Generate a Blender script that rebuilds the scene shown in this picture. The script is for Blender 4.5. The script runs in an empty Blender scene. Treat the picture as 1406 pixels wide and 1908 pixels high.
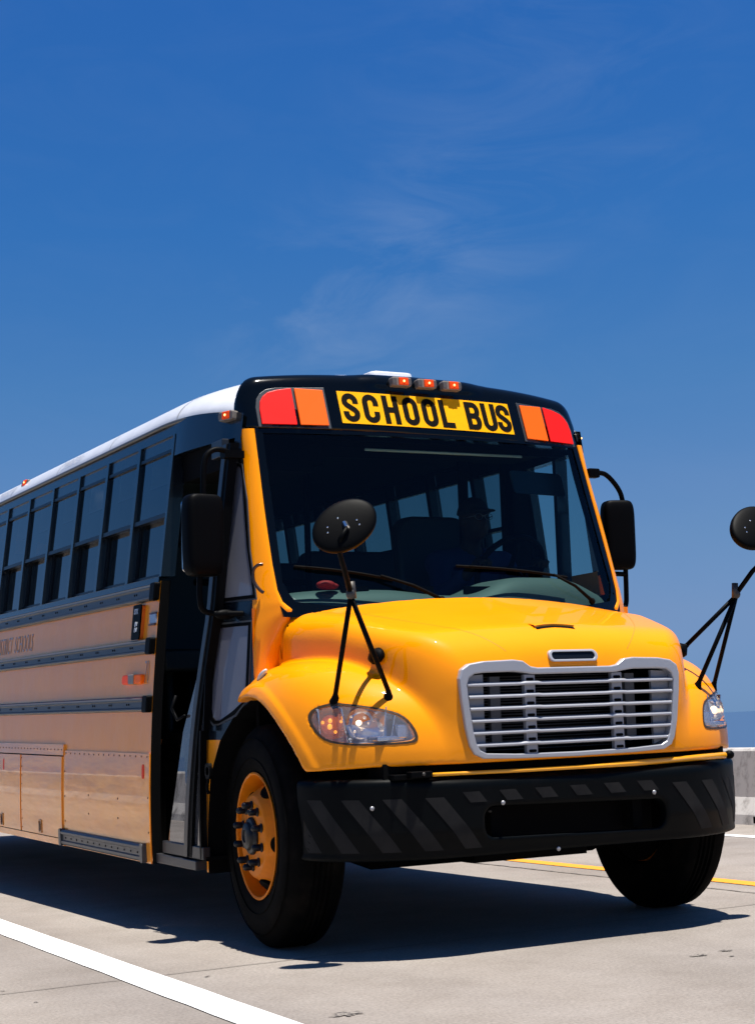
import bpy, math, random
import numpy as np
from mathutils import Matrix, Vector
random.seed(4)
sc = bpy.context.scene
col = sc.collection
PI = math.pi

# ------------------------------------------------------------------ frame of the bus
# the bus stands slightly nose down on the level road (front axle over y = 0.85)
RAKE = 0.0165
T = Matrix.Translation((0, .85, 0)) @ Matrix.Rotation(RAKE, 4, 'X') @ Matrix.Translation((0, -.85, 0))

# ------------------------------------------------------------------ camera
cd = bpy.data.cameras.new("camera")
cam = bpy.data.objects.new("camera", cd); col.objects.link(cam)
cd.sensor_fit = 'HORIZONTAL'; cd.sensor_width = 36.0; cd.lens = 3024.16 * 36.0 / 1406.0
cd.clip_start = .1; cd.clip_end = 20000
_r = Vector((0.88610824, -0.46223393, -0.03394077)); _u = Vector((-0.02352683, -0.1179955, 0.99273539)); _w = Vector((0.46288084, 0.87887249, 0.11543169))
cm = Matrix(((_r.x, _u.x, -_w.x, -3.9959485), (_r.y, _u.y, -_w.y, -5.7799824), (_r.z, _u.z, -_w.z, 1.0614696), (0, 0, 0, 1)))
cam.matrix_world = T @ cm
sc.camera = cam

# ------------------------------------------------------------------ sun, sky, exposure
SUN = Vector((.055, -.150, 1.0)).normalized()
sd = bpy.data.lights.new("sun", 'SUN'); sd.energy = 4.5; sd.angle = math.radians(.53); sd.color = (1.0, .955, .88)
so = bpy.data.objects.new("sun", sd); col.objects.link(so)
so.location = (0, 0, 30)
so.rotation_euler = (-SUN).to_track_quat('-Z', 'Y').to_euler()

world = bpy.data.worlds.new("World"); sc.world = world; world.use_nodes = True
nt = world.node_tree; nt.nodes.clear()
N = nt.nodes.new; L = nt.links.new
CLOUDS = [((.4522, .8541, .257), .9955, .30), ((.522, .7635, .3801), .9900, .16), ((.4161, .8798, .2301), .9970, .22), ((.4971, .8172, .2916), .9962, .20), ((.60, .795, .06), .9985, .25)]
sky = N('ShaderNodeTexSky'); sky.sky_type = 'NISHITA'; sky.sun_disc = False
sky.sun_elevation = math.asin(SUN.z); sky.sun_rotation = math.atan2(SUN.x, SUN.y)
sky.altitude = 2500; sky.air_density = .9; sky.dust_density = .15; sky.ozone_density = 4.0
tc = N('ShaderNodeTexCoord'); mp = N('ShaderNodeMapping'); mp.inputs['Scale'].default_value = (3.0, 2.2, 8.0); mp.inputs['Rotation'].default_value = (0.25, -.3, 0)
cn = N('ShaderNodeTexNoise'); cn.inputs['Scale'].default_value = 3.2; cn.inputs['Detail'].default_value = 10; cn.inputs['Roughness'].default_value = .62; cn.inputs['Distortion'].default_value = .9
cr = N('ShaderNodeValToRGB'); cr.color_ramp.elements[0].position = .42; cr.color_ramp.elements[0].color = (0, 0, 0, 1)
cr.color_ramp.elements[1].position = .80; cr.color_ramp.elements[1].color = (.40, .40, .40, 1)
hs = N('ShaderNodeHueSaturation'); hs.inputs['Saturation'].default_value = 1.16
mx = N('ShaderNodeMixRGB'); mx.inputs['Color2'].default_value = (2.6, 3.2, 4.3, 1)
bg = N('ShaderNodeBackground'); bg.inputs['Strength'].default_value = .080
wo = N('ShaderNodeOutputWorld')
L(tc.outputs['Generated'], mp.inputs['Vector']); L(mp.outputs['Vector'], cn.inputs['Vector']); L(cn.outputs['Fac'], cr.inputs['Fac'])
L(sky.outputs['Color'], hs.inputs['Color']); add_ = None
for d_, c0_, w_ in CLOUDS:
    dp = N('ShaderNodeVectorMath'); dp.operation = 'DOT_PRODUCT'; dp.inputs[1].default_value = d_; L(tc.outputs['Generated'], dp.inputs[0])
    mr_ = N('ShaderNodeMapRange'); mr_.interpolation_type = 'SMOOTHSTEP'; mr_.inputs['From Min'].default_value = c0_; mr_.inputs['From Max'].default_value = 1.0; mr_.inputs['To Max'].default_value = w_; L(dp.outputs['Value'], mr_.inputs['Value'])
    if add_ is None: add_ = mr_
    else:
        a_ = N('ShaderNodeMath'); L(add_.outputs[0], a_.inputs[0]); L(mr_.outputs[0], a_.inputs[1]); add_ = a_
a2_ = N('ShaderNodeMath'); a2_.inputs[1].default_value = .06; L(add_.outputs[0], a2_.inputs[0])
m2_ = N('ShaderNodeMath'); m2_.operation = 'MULTIPLY'; m2_.use_clamp = True; L(a2_.outputs[0], m2_.inputs[0]); L(cr.outputs['Color'], m2_.inputs[1]); L(m2_.outputs[0], mx.inputs['Fac'])
sx = N('ShaderNodeSeparateXYZ'); er = N('ShaderNodeValToRGB'); em = N('ShaderNodeMixRGB'); em.blend_type = 'MULTIPLY'; em.inputs['Fac'].default_value = 1
tint = [(0.0, (.22, .35, .69)), (.026, (.32, .41, .66)), (.06, (.54, .54, .68)), (.108, (.70, .70, .76)), (.14, (.76, .77, .83)), (.205, (.68, .88, .96)), (.30, (.50, .93, 1.16)), (.42, (.48, .98, 1.33)), (.62, (.75, 1.0, 1.2)), (.97, (1.3, 1.3, 1.35))]
er.color_ramp.elements[0].position = 0; er.color_ramp.elements[1].position = tint[-1][0]
for k, (p_, c_) in enumerate(tint):
    e_ = er.color_ramp.elements[0] if k == 0 else (er.color_ramp.elements[-1] if k == len(tint) - 1 else er.color_ramp.elements.new(p_))
    e_.color = tuple(v / 1.4 for v in c_) + (1,)
L(tc.outputs['Generated'], sx.inputs['Vector']); L(sx.outputs['Z'], er.inputs['Fac']); L(hs.outputs['Color'], em.inputs['Color1']); L(er.outputs['Color'], em.inputs['Color2'])
L(em.outputs['Color'], mx.inputs['Color1'])
L(mx.outputs['Color'], bg.inputs['Color']); L(bg.outputs['Background'], wo.inputs['Surface'])
sc.view_settings.view_transform = 'Standard'; sc.view_settings.look = 'None'
sc.view_settings.exposure = 0.95; sc.view_settings.gamma = 1.0; sc.view_settings.use_curve_mapping = False
sc.render.engine = 'CYCLES'

# ------------------------------------------------------------------ materials
MATS = {}
def mat(name, color, rough=.5, metal=0, coat=0, spec=.5, emis=None, es=0, noise=None, bump=None, stretch=None):
    if name in MATS: return MATS[name]
    m = bpy.data.materials.new(name); m.use_nodes = True; t = m.node_tree; b = t.nodes['Principled BSDF']
    b.inputs['Base Color'].default_value = (*color, 1); b.inputs['Roughness'].default_value = rough; b.inputs['Metallic'].default_value = metal
    b.inputs['Coat Weight'].default_value = coat; b.inputs['Coat Roughness'].default_value = .02; b.inputs['Specular IOR Level'].default_value = spec
    if emis: b.inputs['Emission Color'].default_value = (*emis, 1); b.inputs['Emission Strength'].default_value = es
    co = t.nodes.new('ShaderNodeTexCoord')
    if noise:   # (scale, second colour, low, high, roughness shift)
        n = t.nodes.new('ShaderNodeTexNoise'); n.inputs['Scale'].default_value = noise[0]; n.inputs['Detail'].default_value = 6; n.inputs['Roughness'].default_value = .6
        r = t.nodes.new('ShaderNodeMapRange'); r.inputs['From Min'].default_value = noise[2]; r.inputs['From Max'].default_value = noise[3]
        x = t.nodes.new('ShaderNodeMixRGB'); x.inputs['Color1'].default_value = (*color, 1); x.inputs['Color2'].default_value = (*noise[1], 1)
        t.links.new(co.outputs['Object'], n.inputs['Vector']); t.links.new(n.outputs['Fac'], r.inputs['Value']); t.links.new(r.outputs['Result'], x.inputs['Fac'])
        t.links.new(x.outputs['Color'], b.inputs['Base Color'])
        if len(noise) > 4:
            rr = t.nodes.new('ShaderNodeMapRange'); rr.inputs['To Min'].default_value = rough; rr.inputs['To Max'].default_value = rough + noise[4]
            t.links.new(n.outputs['Fac'], rr.inputs['Value']); t.links.new(rr.outputs['Result'], b.inputs['Roughness'])
    if bump:    # (scale, strength, distance)
        n2 = t.nodes.new('ShaderNodeTexNoise'); n2.inputs['Scale'].default_value = bump[0]; n2.inputs['Detail'].default_value = 4
        bp = t.nodes.new('ShaderNodeBump'); bp.inputs['Strength'].default_value = bump[1]; bp.inputs['Distance'].default_value = bump[2]
        vs = co.outputs['Object']
        if stretch:
            mpp = t.nodes.new('ShaderNodeMapping'); mpp.inputs['Scale'].default_value = stretch; t.links.new(vs, mpp.inputs['Vector']); vs = mpp.outputs['Vector']
        t.links.new(vs, n2.inputs['Vector']); t.links.new(n2.outputs['Fac'], bp.inputs['Height']); t.links.new(bp.outputs['Normal'], b.inputs['Normal'])
    MATS[name] = m; return m

def glass(name, tint, f0=.05, veil=0.0, veilcol=(.3, .3, .32), rough=0.0, f90=1.0, refl=(1, 1, 1)):
    m = bpy.data.materials.new(name); m.use_nodes = True; t = m.node_tree; t.nodes.clear(); n = t.nodes.new; l = t.links.new
    tr = n('ShaderNodeBsdfTransparent'); tr.inputs['Color'].default_value = (*tint, 1)
    gl = n('ShaderNodeBsdfGlossy'); gl.inputs['Roughness'].default_value = rough; gl.inputs['Color'].default_value = (*refl, 1)
    lw = n('ShaderNodeLayerWeight'); lw.inputs['Blend'].default_value = .5
    pw = n('ShaderNodeMath'); pw.operation = 'POWER'; pw.inputs[1].default_value = 5.0; l(lw.outputs['Facing'], pw.inputs[0])
    mr = n('ShaderNodeMapRange'); mr.inputs['To Min'].default_value = f0; mr.inputs['To Max'].default_value = f90; l(pw.outputs['Value'], mr.inputs['Value'])
    a = n('ShaderNodeMixShader'); l(mr.outputs['Result'], a.inputs['Fac']); l(tr.outputs['BSDF'], a.inputs[1]); l(gl.outputs['BSDF'], a.inputs[2])
    o = n('ShaderNodeOutputMaterial'); last = a
    if veil:  # even pale diffuse layer mixed over the glass
        df = n('ShaderNodeBsdfDiffuse'); df.inputs['Color'].default_value = (*veilcol, 1)
        b = n('ShaderNodeMixShader'); b.inputs['Fac'].default_value = veil; l(a.outputs['Shader'], b.inputs[1]); l(df.outputs['BSDF'], b.inputs[2]); last = b
    l(last.outputs['Shader'], o.inputs['Surface']); return m

YEL = mat('yellow_paint', (.90, .290, .0), .42, coat=.6, spec=.04, noise=(3.0, (.88, .275, .0), .35, .7), bump=(2.2, .05, .02))
YELS = mat('yellow_side_lightened', (.95, .325, .010), .30, coat=.42, spec=.35, noise=(2.0, (.90, .30, .03), .35, .75), bump=(2.2, .40, .03))  # hood yellow made lighter in colour for the shaded body side
YELK = mat('yellow_skirt_paint', (.95, .345, .014), .28, coat=.85, spec=.45, noise=(2.5, (.86, .28, .03), .35, .75), bump=(1.5, .75, .045), stretch=(1, .55, 2.4))
WHITE = mat('white_roof_paint', (.66, .67, .70), .35, coat=.3, noise=(5, (.56, .57, .60), .4, .75))
BLACK = mat('black_paint', (.0012, .0018, .0022), .12, spec=.2, coat=.22, bump=(2, .05, .02))
SLATE = mat('black_trim_paint', (.006, .009, .013), .22, coat=.35, bump=(2.5, .06, .02))
PLAST = mat('black_plastic', (.0016, .0018, .0022), .5, spec=.05, bump=(60, .08, .002))
BUMP = mat('bumper_plastic', (.0014, .0022, .0026), .36, spec=.07, noise=(6, (.004, .004, .0045), .55, .8, .15), bump=(8, .06, .01))
STRIPE = mat('bumper_stripe', (.019, .0185, .018), .6, spec=.08, noise=(9, (.011, .011, .0115), .4, .7))
RUBBER = mat('tyre_rubber', (.0014, .0014, .0014), .8, spec=.05, noise=(11, (.0075, .006, .0048), .48, .78), bump=(40, .2, .003))
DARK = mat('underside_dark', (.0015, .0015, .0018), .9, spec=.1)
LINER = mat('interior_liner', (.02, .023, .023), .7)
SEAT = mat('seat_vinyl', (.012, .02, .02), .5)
ORIM = mat('wheel_rim_paint', (.74, .20, .002), .5, spec=.15, coat=.08, noise=(9, (.55, .15, .004), .4, .75))
SILV = mat('silver_plastic', (.40, .405, .43), .32, metal=.25, coat=.3)
GPLATE = mat('grey_grille_plate', (.27, .27, .285), .55)
CHROME = mat('chrome', (.75, .77, .8), .1, metal=1)
STEEL = mat('dull_steel', (.06, .055, .05), .5, metal=.5)
RAIL = mat('rub_rail_paint', (.045, .047, .050), .45, coat=.15, spec=.45, bump=(6, .08, .01))
REDL = mat('red_lamp_lens', (.80, .009, .006), .45, spec=.15, coat=.05, emis=(1, .02, .02), es=.07)
ORL = mat('amber_lamp_lens', (.85, .105, .003), .45, spec=.15, coat=.05, emis=(1, .2, .01), es=.06)
SIGNY = mat('sign_yellow', (.93, .42, .0), .5, spec=.1, noise=(30, (.90, .39, .0), .4, .7))
INK = mat('black_lettering', (.003, .0025, .002), .8, spec=.08)
AMB = mat('amber_plastic', (.75, .06, .004), .4, spec=.15, coat=.05, emis=(1, .08, .005), es=.10)
GLOW = mat('lamp_filament', (1, .5, .2), .5, emis=(1, .42, .12), es=2.2)
MKBASE = mat('marker_housing', (.22, .19, .16), .4)
GREYTXT = mat('grey_lettering', (.44, .25, .16), .35, coat=.5)
DASH = mat('dashboard_vinyl', (.10, .125, .125), .6)
SKIN = mat('skin', (.045, .024, .016), .6, spec=.2)
SHIRT = mat('navy_shirt', (.01, .02, .09), .8)
HAIR = mat('dark_cap', (.005, .005, .006), .8)
REDP = mat('red_cloth', (.5, .008, .01), .7)
DECAL = mat('white_decal', (.55, .57, .6), .4)
REFRED = mat('red_reflector', (.8, .05, .02), .5, spec=.1)
WS = glass('windshield_glass', (.46, .60, .58), .018, f90=.7)
SG = glass('side_window_glass', (.10, .12, .13), .10)
LG = glass('far_side_window_glass', (.21, .31, .32), .04)
LG2 = glass('driver_window_glass', (.62, .80, .84), .04)
QG = glass('door_quarter_glass', (.25, .27, .30), .12, veil=.40, veilcol=(.30, .31, .38))  # grey diffuse mixed in to make the pane pale
DG = glass('door_glass', (.08, .08, .09), .22, veil=.14)  # pale diffuse share stands in for reflections on the door panes
LENS = glass('lamp_lens', (.86, .88, .92), .05, veil=.12, veilcol=(.60, .60, .64))

# ------------------------------------------------------------------ helpers
def obj(name, me, m, parent=None, label=None):
    o = bpy.data.objects.new(name, me); col.objects.link(o)
    if m is not None and not me.materials: me.materials.append(m)
    if parent is not None: o.parent = parent
    if label: o['label'] = label
    return o
def tag(o, label=None, cat=None, group=None, kind=None):
    if label: o['label'] = label
    if cat: o['category'] = cat
    if group: o['group'] = group
    if kind: o['kind'] = kind
    return o
def mesh(V, F, smooth=False, name='m', auto=None):
    me = bpy.data.meshes.new(name); me.from_pydata([tuple(map(float, v)) for v in V], [], [tuple(int(i) for i in f) for f in F]); me.update()
    if smooth:
        me.polygons.foreach_set('use_smooth', [True] * len(me.polygons))
        if auto: me.set_sharp_from_angle(angle=math.radians(auto))
    return me
class MB:
    def __init__(s): s.V = []; s.F = []
    def add(s, V, F):
        n = len(s.V); s.V += [tuple(map(float, v)) for v in V]; s.F += [tuple(int(i) + n for i in f) for f in F]; return s
    def box(s, c, d, R=None):
        hx, hy, hz = d[0] / 2, d[1] / 2, d[2] / 2
        v = [Vector((x, y, z)) for x in (-hx, hx) for y in (-hy, hy) for z in (-hz, hz)]
        if R is not None: v = [R @ q for q in v]
        v = [q + Vector(c) for q in v]
        return s.add(v, [(0, 1, 3, 2), (4, 6, 7, 5), (0, 4, 5, 1), (2, 3, 7, 6), (0, 2, 6, 4), (1, 5, 7, 3)])
    def bb(s, a, b): return s.box([(a[i] + b[i]) / 2 for i in range(3)], [abs(a[i] - b[i]) for i in range(3)])
    def tube(s, pts, r, n=12, cap=True, sq=None):
        pts = [Vector(p) for p in pts]; rs = r if isinstance(r, (list, tuple)) else [r] * len(pts)
        up = None; rings = []
        for i, p in enumerate(pts):
            d = (pts[min(i + 1, len(pts) - 1)] - pts[max(i - 1, 0)]).normalized()
            if up is None: up = d.orthogonal().normalized()
            else: up = (up - d * up.dot(d)).normalized()
            w = d.cross(up)
            rings.append([p + (up * math.cos(2 * PI * k / n) + w * math.sin(2 * PI * k / n) * (sq or 1)) * rs[i] for k in range(n)])
        V = [v for rg in rings for v in rg]; F = []
        for i in range(len(rings) - 1):
            for k in range(n): F.append((i * n + k, i * n + (k + 1) % n, (i + 1) * n + (k + 1) % n, (i + 1) * n + k))
        if cap: F.append(tuple(range(n))[::-1]); F.append(tuple((len(rings) - 1) * n + k for k in range(n)))
        return s.add(V, F)
    def lathe(s, prof, c, axis, n=48, closed=False):   # prof: (r, h) pairs about axis
        ax = Vector(axis).normalized(); u = ax.orthogonal().normalized(); w = ax.cross(u); c = Vector(c); V = []; F = []
        m = len(prof)
        for k in range(n):
            a = 2 * PI * k / n; d = u * math.cos(a) + w * math.sin(a)
            V += [c + d * r + ax * h for r, h in prof]
        for k in range(n):
            k2 = (k + 1) % n
            for j in range(m - 1 + (1 if closed else 0)):
                j2 = (j + 1) % m; F.append((k * m + j, k * m + j2, k2 * m + j2, k2 * m + j))
        return s.add(V, F)
    def grid(s, f, nu, nv, closeu=False):
        V = [f(i / (nu - (0 if closeu else 1)), j / (nv - 1)) for i in range(nu) for j in range(nv)]; F = []
        for i in range(nu if closeu else nu - 1):
            for j in range(nv - 1):
                i2 = (i + 1) % nu; F.append((i * nv + j, i2 * nv + j, i2 * nv + j + 1, i * nv + j + 1))
        return s.add(V, F)
    def plate(s, poly, front, back):  # poly 2-D list, front/back map 2-D -> 3-D
        n = len(poly); V = [front(*p) for p in poly] + [back(*p) for p in poly]
        F = [tuple(range(n)), tuple(range(2 * n - 1, n - 1, -1))] + [(i, i + n, (i + 1) % n + n, (i + 1) % n) for i in range(n)]
        return s.add(V, F)
    def ring(s, outer, inner, f, d):  # frame between two loops of equal count; f maps 2-D to front, d to back
        n = len(outer); V = [f(*p) for p in outer] + [f(*p) for p in inner] + [d(*p) for p in outer] + [d(*p) for p in inner]; F = []
        for i in range(n):
            j = (i + 1) % n
            F += [(i, j, n + j, n + i), (2 * n + i, 3 * n + i, 3 * n + j, 2 * n + j), (i, 2 * n + i, 2 * n + j, j), (n + i, n + j, 3 * n + j, 3 * n + i)]
        return s.add(V, F)
    def ell(s, c, r, R=None, n=20, m=12):
        def f(u, v):
            a = 2 * PI * u; b = PI * (v - .5); p = Vector((r[0] * math.cos(b) * math.cos(a), r[1] * math.cos(b) * math.sin(a), r[2] * math.sin(b)))
            if R is not None: p = R @ p
            return p + Vector(c)
        return s.grid(f, n, m, closeu=True)
    def build(s, name, m, parent=None, smooth=False, bevel=0, label=None, auto=None, seg=2):
        me = mesh(s.V, s.F, smooth, name, auto)
        o = obj(name, me, m, parent, label)
        if bevel:
            b = o.modifiers.new('bevel', 'BEVEL'); b.width = bevel; b.segments = seg; b.limit_method = 'ANGLE'; b.angle_limit = math.radians(35)
        return o
def smin(a, b, k): h = np.clip(.5 + .5 * (b - a) / k, 0, 1); return b + (a - b) * h - k * h * (1 - h)
def smax(a, b, k): return -smin(-a, -b, k)
def surfnet(f, lo, hi, h, newton=4, k=.6):
    lo = np.array(lo, float); n = np.ceil((np.array(hi) - lo) / h).astype(int) + 1
    ax = [lo[i] + h * np.arange(n[i]) for i in range(3)]
    X, Y, Z = np.meshgrid(*ax, indexing='ij'); v = f(X, Y, Z)
    s = v < 0
    idx = -np.ones(tuple(n - 1), int)
    corners = [(a, b, c) for a in (0, 1) for b in (0, 1) for c in (0, 1)]
    sl = lambda a, o: a[o[0]:n[0] - 1 + o[0], o[1]:n[1] - 1 + o[1], o[2]:n[2] - 1 + o[2]]
    cnt = sum(sl(s, o).astype(int) for o in corners); act = (cnt > 0) & (cnt < 8)
    I = np.argwhere(act); idx[act] = np.arange(len(I))
    acc = np.zeros((len(I), 3)); w = np.zeros(len(I))
    for a in corners:
        for d in range(3):
            if a[d]: continue
            b = list(a); b[d] = 1
            va = v[tuple((I + a).T)]; vb = v[tuple((I + b).T)]; c = (va < 0) != (vb < 0)
            t = np.where(c, va / np.where(va == vb, 1, va - vb), 0)
            P = (I + a).astype(float); P[:, d] += t; acc[c] += P[c]; w[c] += 1
    P = lo + h * acc / w[:, None]
    e = h * .05
    for _ in range(newton):
        x, y, z = P.T; g = np.stack([f(x + e, y, z) - f(x - e, y, z), f(x, y + e, z) - f(x, y - e, z), f(x, y, z + e) - f(x, y, z - e)], 1) / (2 * e)
        st = -(f(x, y, z) / np.maximum((g * g).sum(1), .05))[:, None] * g
        ln = np.linalg.norm(st, axis=1, keepdims=True); st *= np.minimum(1, .3 * h / np.maximum(ln, 1e-9)); P = P + k * st
    F = []
    for d in range(3):
        o1, o2 = [i for i in range(3) if i != d]
        A = [slice(0, n[0]), slice(0, n[1]), slice(0, n[2])]; A[o1] = slice(1, n[o1] - 1); A[o2] = slice(1, n[o2] - 1); B = list(A); A[d] = slice(0, n[d] - 1); B[d] = slice(1, n[d])
        a = s[tuple(A)]; b = s[tuple(B)]; E = np.argwhere(a != b)
        if not len(E): continue
        flip = a[tuple(E.T)]
        base = E.copy(); base[:, o1] += 1; base[:, o2] += 1
        def cell(da, db): q = base.copy(); q[:, o1] -= da; q[:, o2] -= db; return idx[tuple(q.T)]
        q = np.stack([cell(1, 1), cell(0, 1), cell(0, 0), cell(1, 0)], 1)
        if d == 1: flip = ~flip
        q[~flip] = q[~flip][:, ::-1]; F.append(q)
    return P, np.concatenate(F)
def sdfobj(name, f, lo, hi, h, m, parent, newton=4, k=.6, label=None):
    P, F = surfnet(f, lo, hi, h, newton, k)
    me = bpy.data.meshes.new(name); me.from_pydata(P.tolist(), [], F.tolist()); me.update()
    me.polygons.foreach_set('use_smooth', [True] * len(me.polygons))
    return obj(name, me, m, parent, label)
def smoothpath(p, k=3, closed=False):
    p = [Vector(q) for q in p]
    for _ in range(k):
        q = []; n = len(p)
        rng = range(n if closed else n - 1)
        if not closed: q.append(p[0])
        for i in rng:
            a, b = p[i], p[(i + 1) % n]; q.append(a * .75 + b * .25); q.append(a * .25 + b * .75)
        if not closed: q.append(p[-1])
        p = q
    return p
def rrect(x0, x1, z0, z1, r, n=5):
    out = []
    for cx, cz, a0 in ((x1 - r, z1 - r, 0), (x0 + r, z1 - r, 90), (x0 + r, z0 + r, 180), (x1 - r, z0 + r, 270)):
        for k in range(n + 1):
            a = math.radians(a0 + 90 * k / n); out.append((cx + r * math.cos(a), cz + r * math.sin(a)))
    return out
def pnorm(v): return Vector(v).normalized()

# ------------------------------------------------------------------ body shape functions
_pc = np.polyfit([.30, .72, 1.09, 1.41, 1.65, 2.2, 2.38, 2.53], [1.236, 1.236, 1.221, 1.197, 1.165, 1.102, 1.078, 1.060], 3)
def prof(z): return float(np.polyval(_pc, z))
def taper(y): return .088 * max(0.0, (1.9 - y) / .57) ** 1.5
def SX(y, z, off=0.0): return prof(z) - taper(y) + off        # half width of the body side
KX = .012
def WY(x, z):                                                  # windshield / cap front surface
    q = np.abs(x) / .955
    return .86 + .135 * q ** 2.5 + (z - 1.5) * (.367 - .035 * q ** 2)

# ================================================================== THE BUS
bus = bpy.data.objects.new('school_bus', None); col.objects.link(bus); bus.matrix_world = T
tag(bus, 'yellow school bus with white roof and black bumper, parked on the concrete road', 'school bus')
bus.empty_display_size = .5
Y0, Y1 = 1.965, 10.2      # rear edge of the door opening, tail of the bus

# ---- lower body side (both sides)
def side_shell(s):
    zs = [.30 + (1.70 - .30) * i / 24 for i in range(25)]
    m = MB(); ya = Y0 if s < 0 else 1.02
    ys = list(np.linspace(ya, Y1, 60)) if s < 0 else list(np.linspace(1.25, Y1, 60))
    WR, WC = .60, 7.35
    def f(u, v):
        z = zs[int(round(v * 24))]; y = ys[int(round(u * 59))]
        return (s * SX(y, z), y, z)
    m.grid(f, 60, 25)
    m.grid(lambda u, v: (s * (SX(ys[0] + (Y1 - ys[0]) * u, .30 + 1.4 * v) - .045), ys[0] + .01 + (Y1 - ys[0]) * u, .30 + 1.4 * v), 12, 25)
    return m
m = MB(); m.grid(lambda u, v: (-(SX(Y0, .30 + 1.4 * v) - .002 - .05 * u), Y0 - .001, .30 + 1.4 * v), 2, 25); m.build('door_jamb', DARK, bus)
for s in (-1, 1):
    side_shell(s).build('side_panel', YELS, bus, smooth=True, auto=30)
# rear end
m = MB(); 
pr = [(-SX(3, z), z) for z in np.linspace(.3, 2.52, 20)] + [(-.95, 2.66), (-.6, 2.80), (0, 2.85), (.6, 2.80), (.95, 2.66)] + [(SX(3, z), z) for z in np.linspace(2.52, .3, 20)]
m.plate(pr, lambda x, z: (x, Y1 + .05, z), lambda x, z: (x, Y1 - .01, z)); m.build('rear_panel', YELS, bus)

# ---- window band: header above, sill below, pillars
WP = .542; WY0 = 2.505       # window pitch, first pillar
pill = [WY0 + WP * k for k in range(14)]
for s in (-1, 1):
    h = MB(); y0 = 1.30
    def hf(u, v): 
        y = 1.30 + (Y1 - 1.30) * (u ** 1.6); z = (2.325 if y < Y0 else 2.44); z = z + (2.53 - z) * v
        zz = z - (.07 * ((1.9 - y) / .6) ** 1.3 if y < 1.9 else 0) * v
        return (s * SX(y, zz), y, zz)
    h.grid(lambda u, v: (lambda y, a: (s * SX(y, a), y, a))(1.30 + (Y0 - 1.30) * u, (2.34 + (2.53 - .066 * (max(0, 2.15 - (1.30 + (Y0 - 1.30) * u)) / .8) ** 2.3 - 2.34) * v)), 14, 6)
    h.grid(lambda u, v: (s * (SX(1.4, 2.34) - .06 * v + taper(1.4) - taper(1.30 + (Y0 - 1.30) * u)), 1.30 + (Y0 - 1.30) * u, 2.34), 14, 2)
    h.build('door_header', SLATE, bus, smooth=True, auto=30)
    h = MB(); h.grid(lambda u, v: (s * SX(3, 2.455 + .075 * v), Y0 + (Y1 - Y0) * u, 2.455 + .075 * v), 20, 4)
    h.grid(lambda u, v: (s * (SX(3, 2.455) - .05 * v), Y0 + (Y1 - Y0) * u, 2.455), 20, 2)
    h.build('window_header', SLATE, bus, smooth=True, auto=30)
    sl = MB(); sl.grid(lambda u, v: (s * (SX(3, 1.705) + .010 - .07 * v), Y0 + .01 + (Y1 - Y0) * u, 1.722), 20, 2)
    sl.grid(lambda u, v: (s * (SX(3, 1.69 + .032 * v) + .010), Y0 + .01 + (Y1 - Y0) * u, 1.69 + .032 * v), 20, 2)
    sl.build('window_sill', SLATE, bus)
    # window pillars
    for k, y in enumerate([Y0 + .012] + pill):
        w = .042 if k else .03
        p = MB()
        zz = np.linspace(1.722, 2.456, 10)
        for (a0, a1) in ((-w / 2, w / 2),):
            p.grid(lambda u, v: (s * (SX(3, zz[int(round(v * 9))]) + .004), y + a0 + (a1 - a0) * u, zz[int(round(v * 9))]), 2, 10)
            for e in (a0, a1):
                p.grid(lambda u, v: (s * (SX(3, zz[int(round(v * 9))]) + .004 - .075 * u), y + e, zz[int(round(v * 9))]), 2, 10)
        p.build('window_pillar', SLATE, bus, smooth=True, auto=30)

# one window (between two pillars), origin at its front lower corner, copied along both sides
def window(s):
    W = WP - .042
    fr = MB()
    X = lambda z, o: s * (SX(3, z) + o)
    def bar(za, zb, o0, o1, y0=0, y1=W):
        fr.add([(X(za, o0), y0, za), (X(za, o0), y1, za), (X(zb, o0), y1, zb), (X(zb, o0), y0, zb), (X(za, o1), y0, za), (X(za, o1), y1, za), (X(zb, o1), y1, zb), (X(zb, o1), y0, zb)],
               [(0, 1, 2, 3), (4, 7, 6, 5), (0, 4, 5, 1), (1, 5, 6, 2), (2, 6, 7, 3), (3, 7, 4, 0)])
    bar(2.368, 2.385, -.002, -.03); bar(2.030, 2.052, -.002, -.052); bar(1.7225, 1.745, -.030, -.07)
    bar(1.745, 2.385, -.016, -.03, 0, .004); bar(1.745, 2.030, -.038, -.055, 0, .018); bar(1.745, 2.030, -.038, -.055, W - .018, W)
    f = fr.build('window', mat('window_frame_paint', (.004, .006, .009), .4, spec=.25, coat=.12), bus)
    G = SG if s < 0 else LG
    g = MB()
    g.add([(X(2.052, -.014), .003, 2.052), (X(2.052, -.014), W - .003, 2.052), (X(2.368, -.014), W - .003, 2.368), (X(2.368, -.014), .003, 2.368)], [(0, 1, 2, 3)])
    p1 = g.build('pane', G, f)
    g = MB(); g.add([(X(1.745, -.046), .018, 1.745), (X(1.745, -.046), W - .018, 1.745), (X(2.030, -.046), W - .018, 2.030), (X(2.030, -.046), .018, 2.030)], [(0, 1, 2, 3)])
    p2 = g.build('pane', G, f)
    g = MB(); g.add([(X(2.385, -.010), .003, 2.385), (X(2.385, -.010), W - .003, 2.385), (X(2.455, -.010), W - .003, 2.455), (X(2.455, -.010), .003, 2.455)], [(0, 1, 2, 3)])
    p3 = g.build('top_strip', SLATE, f)
    return f, (p1, p2, p3)
for s in (-1, 1):
    f, ch = window(s)
    starts = [Y0 + .027] + [y + .021 for y in pill[:-1]]
    f.location = (0, starts[0], 0)
    for y in starts[1:]:
        c = f.copy(); col.objects.link(c); c.parent = bus; c.location = (0, y, 0)
        for q in ch: d = q.copy(); col.objects.link(d); d.parent = c

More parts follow.
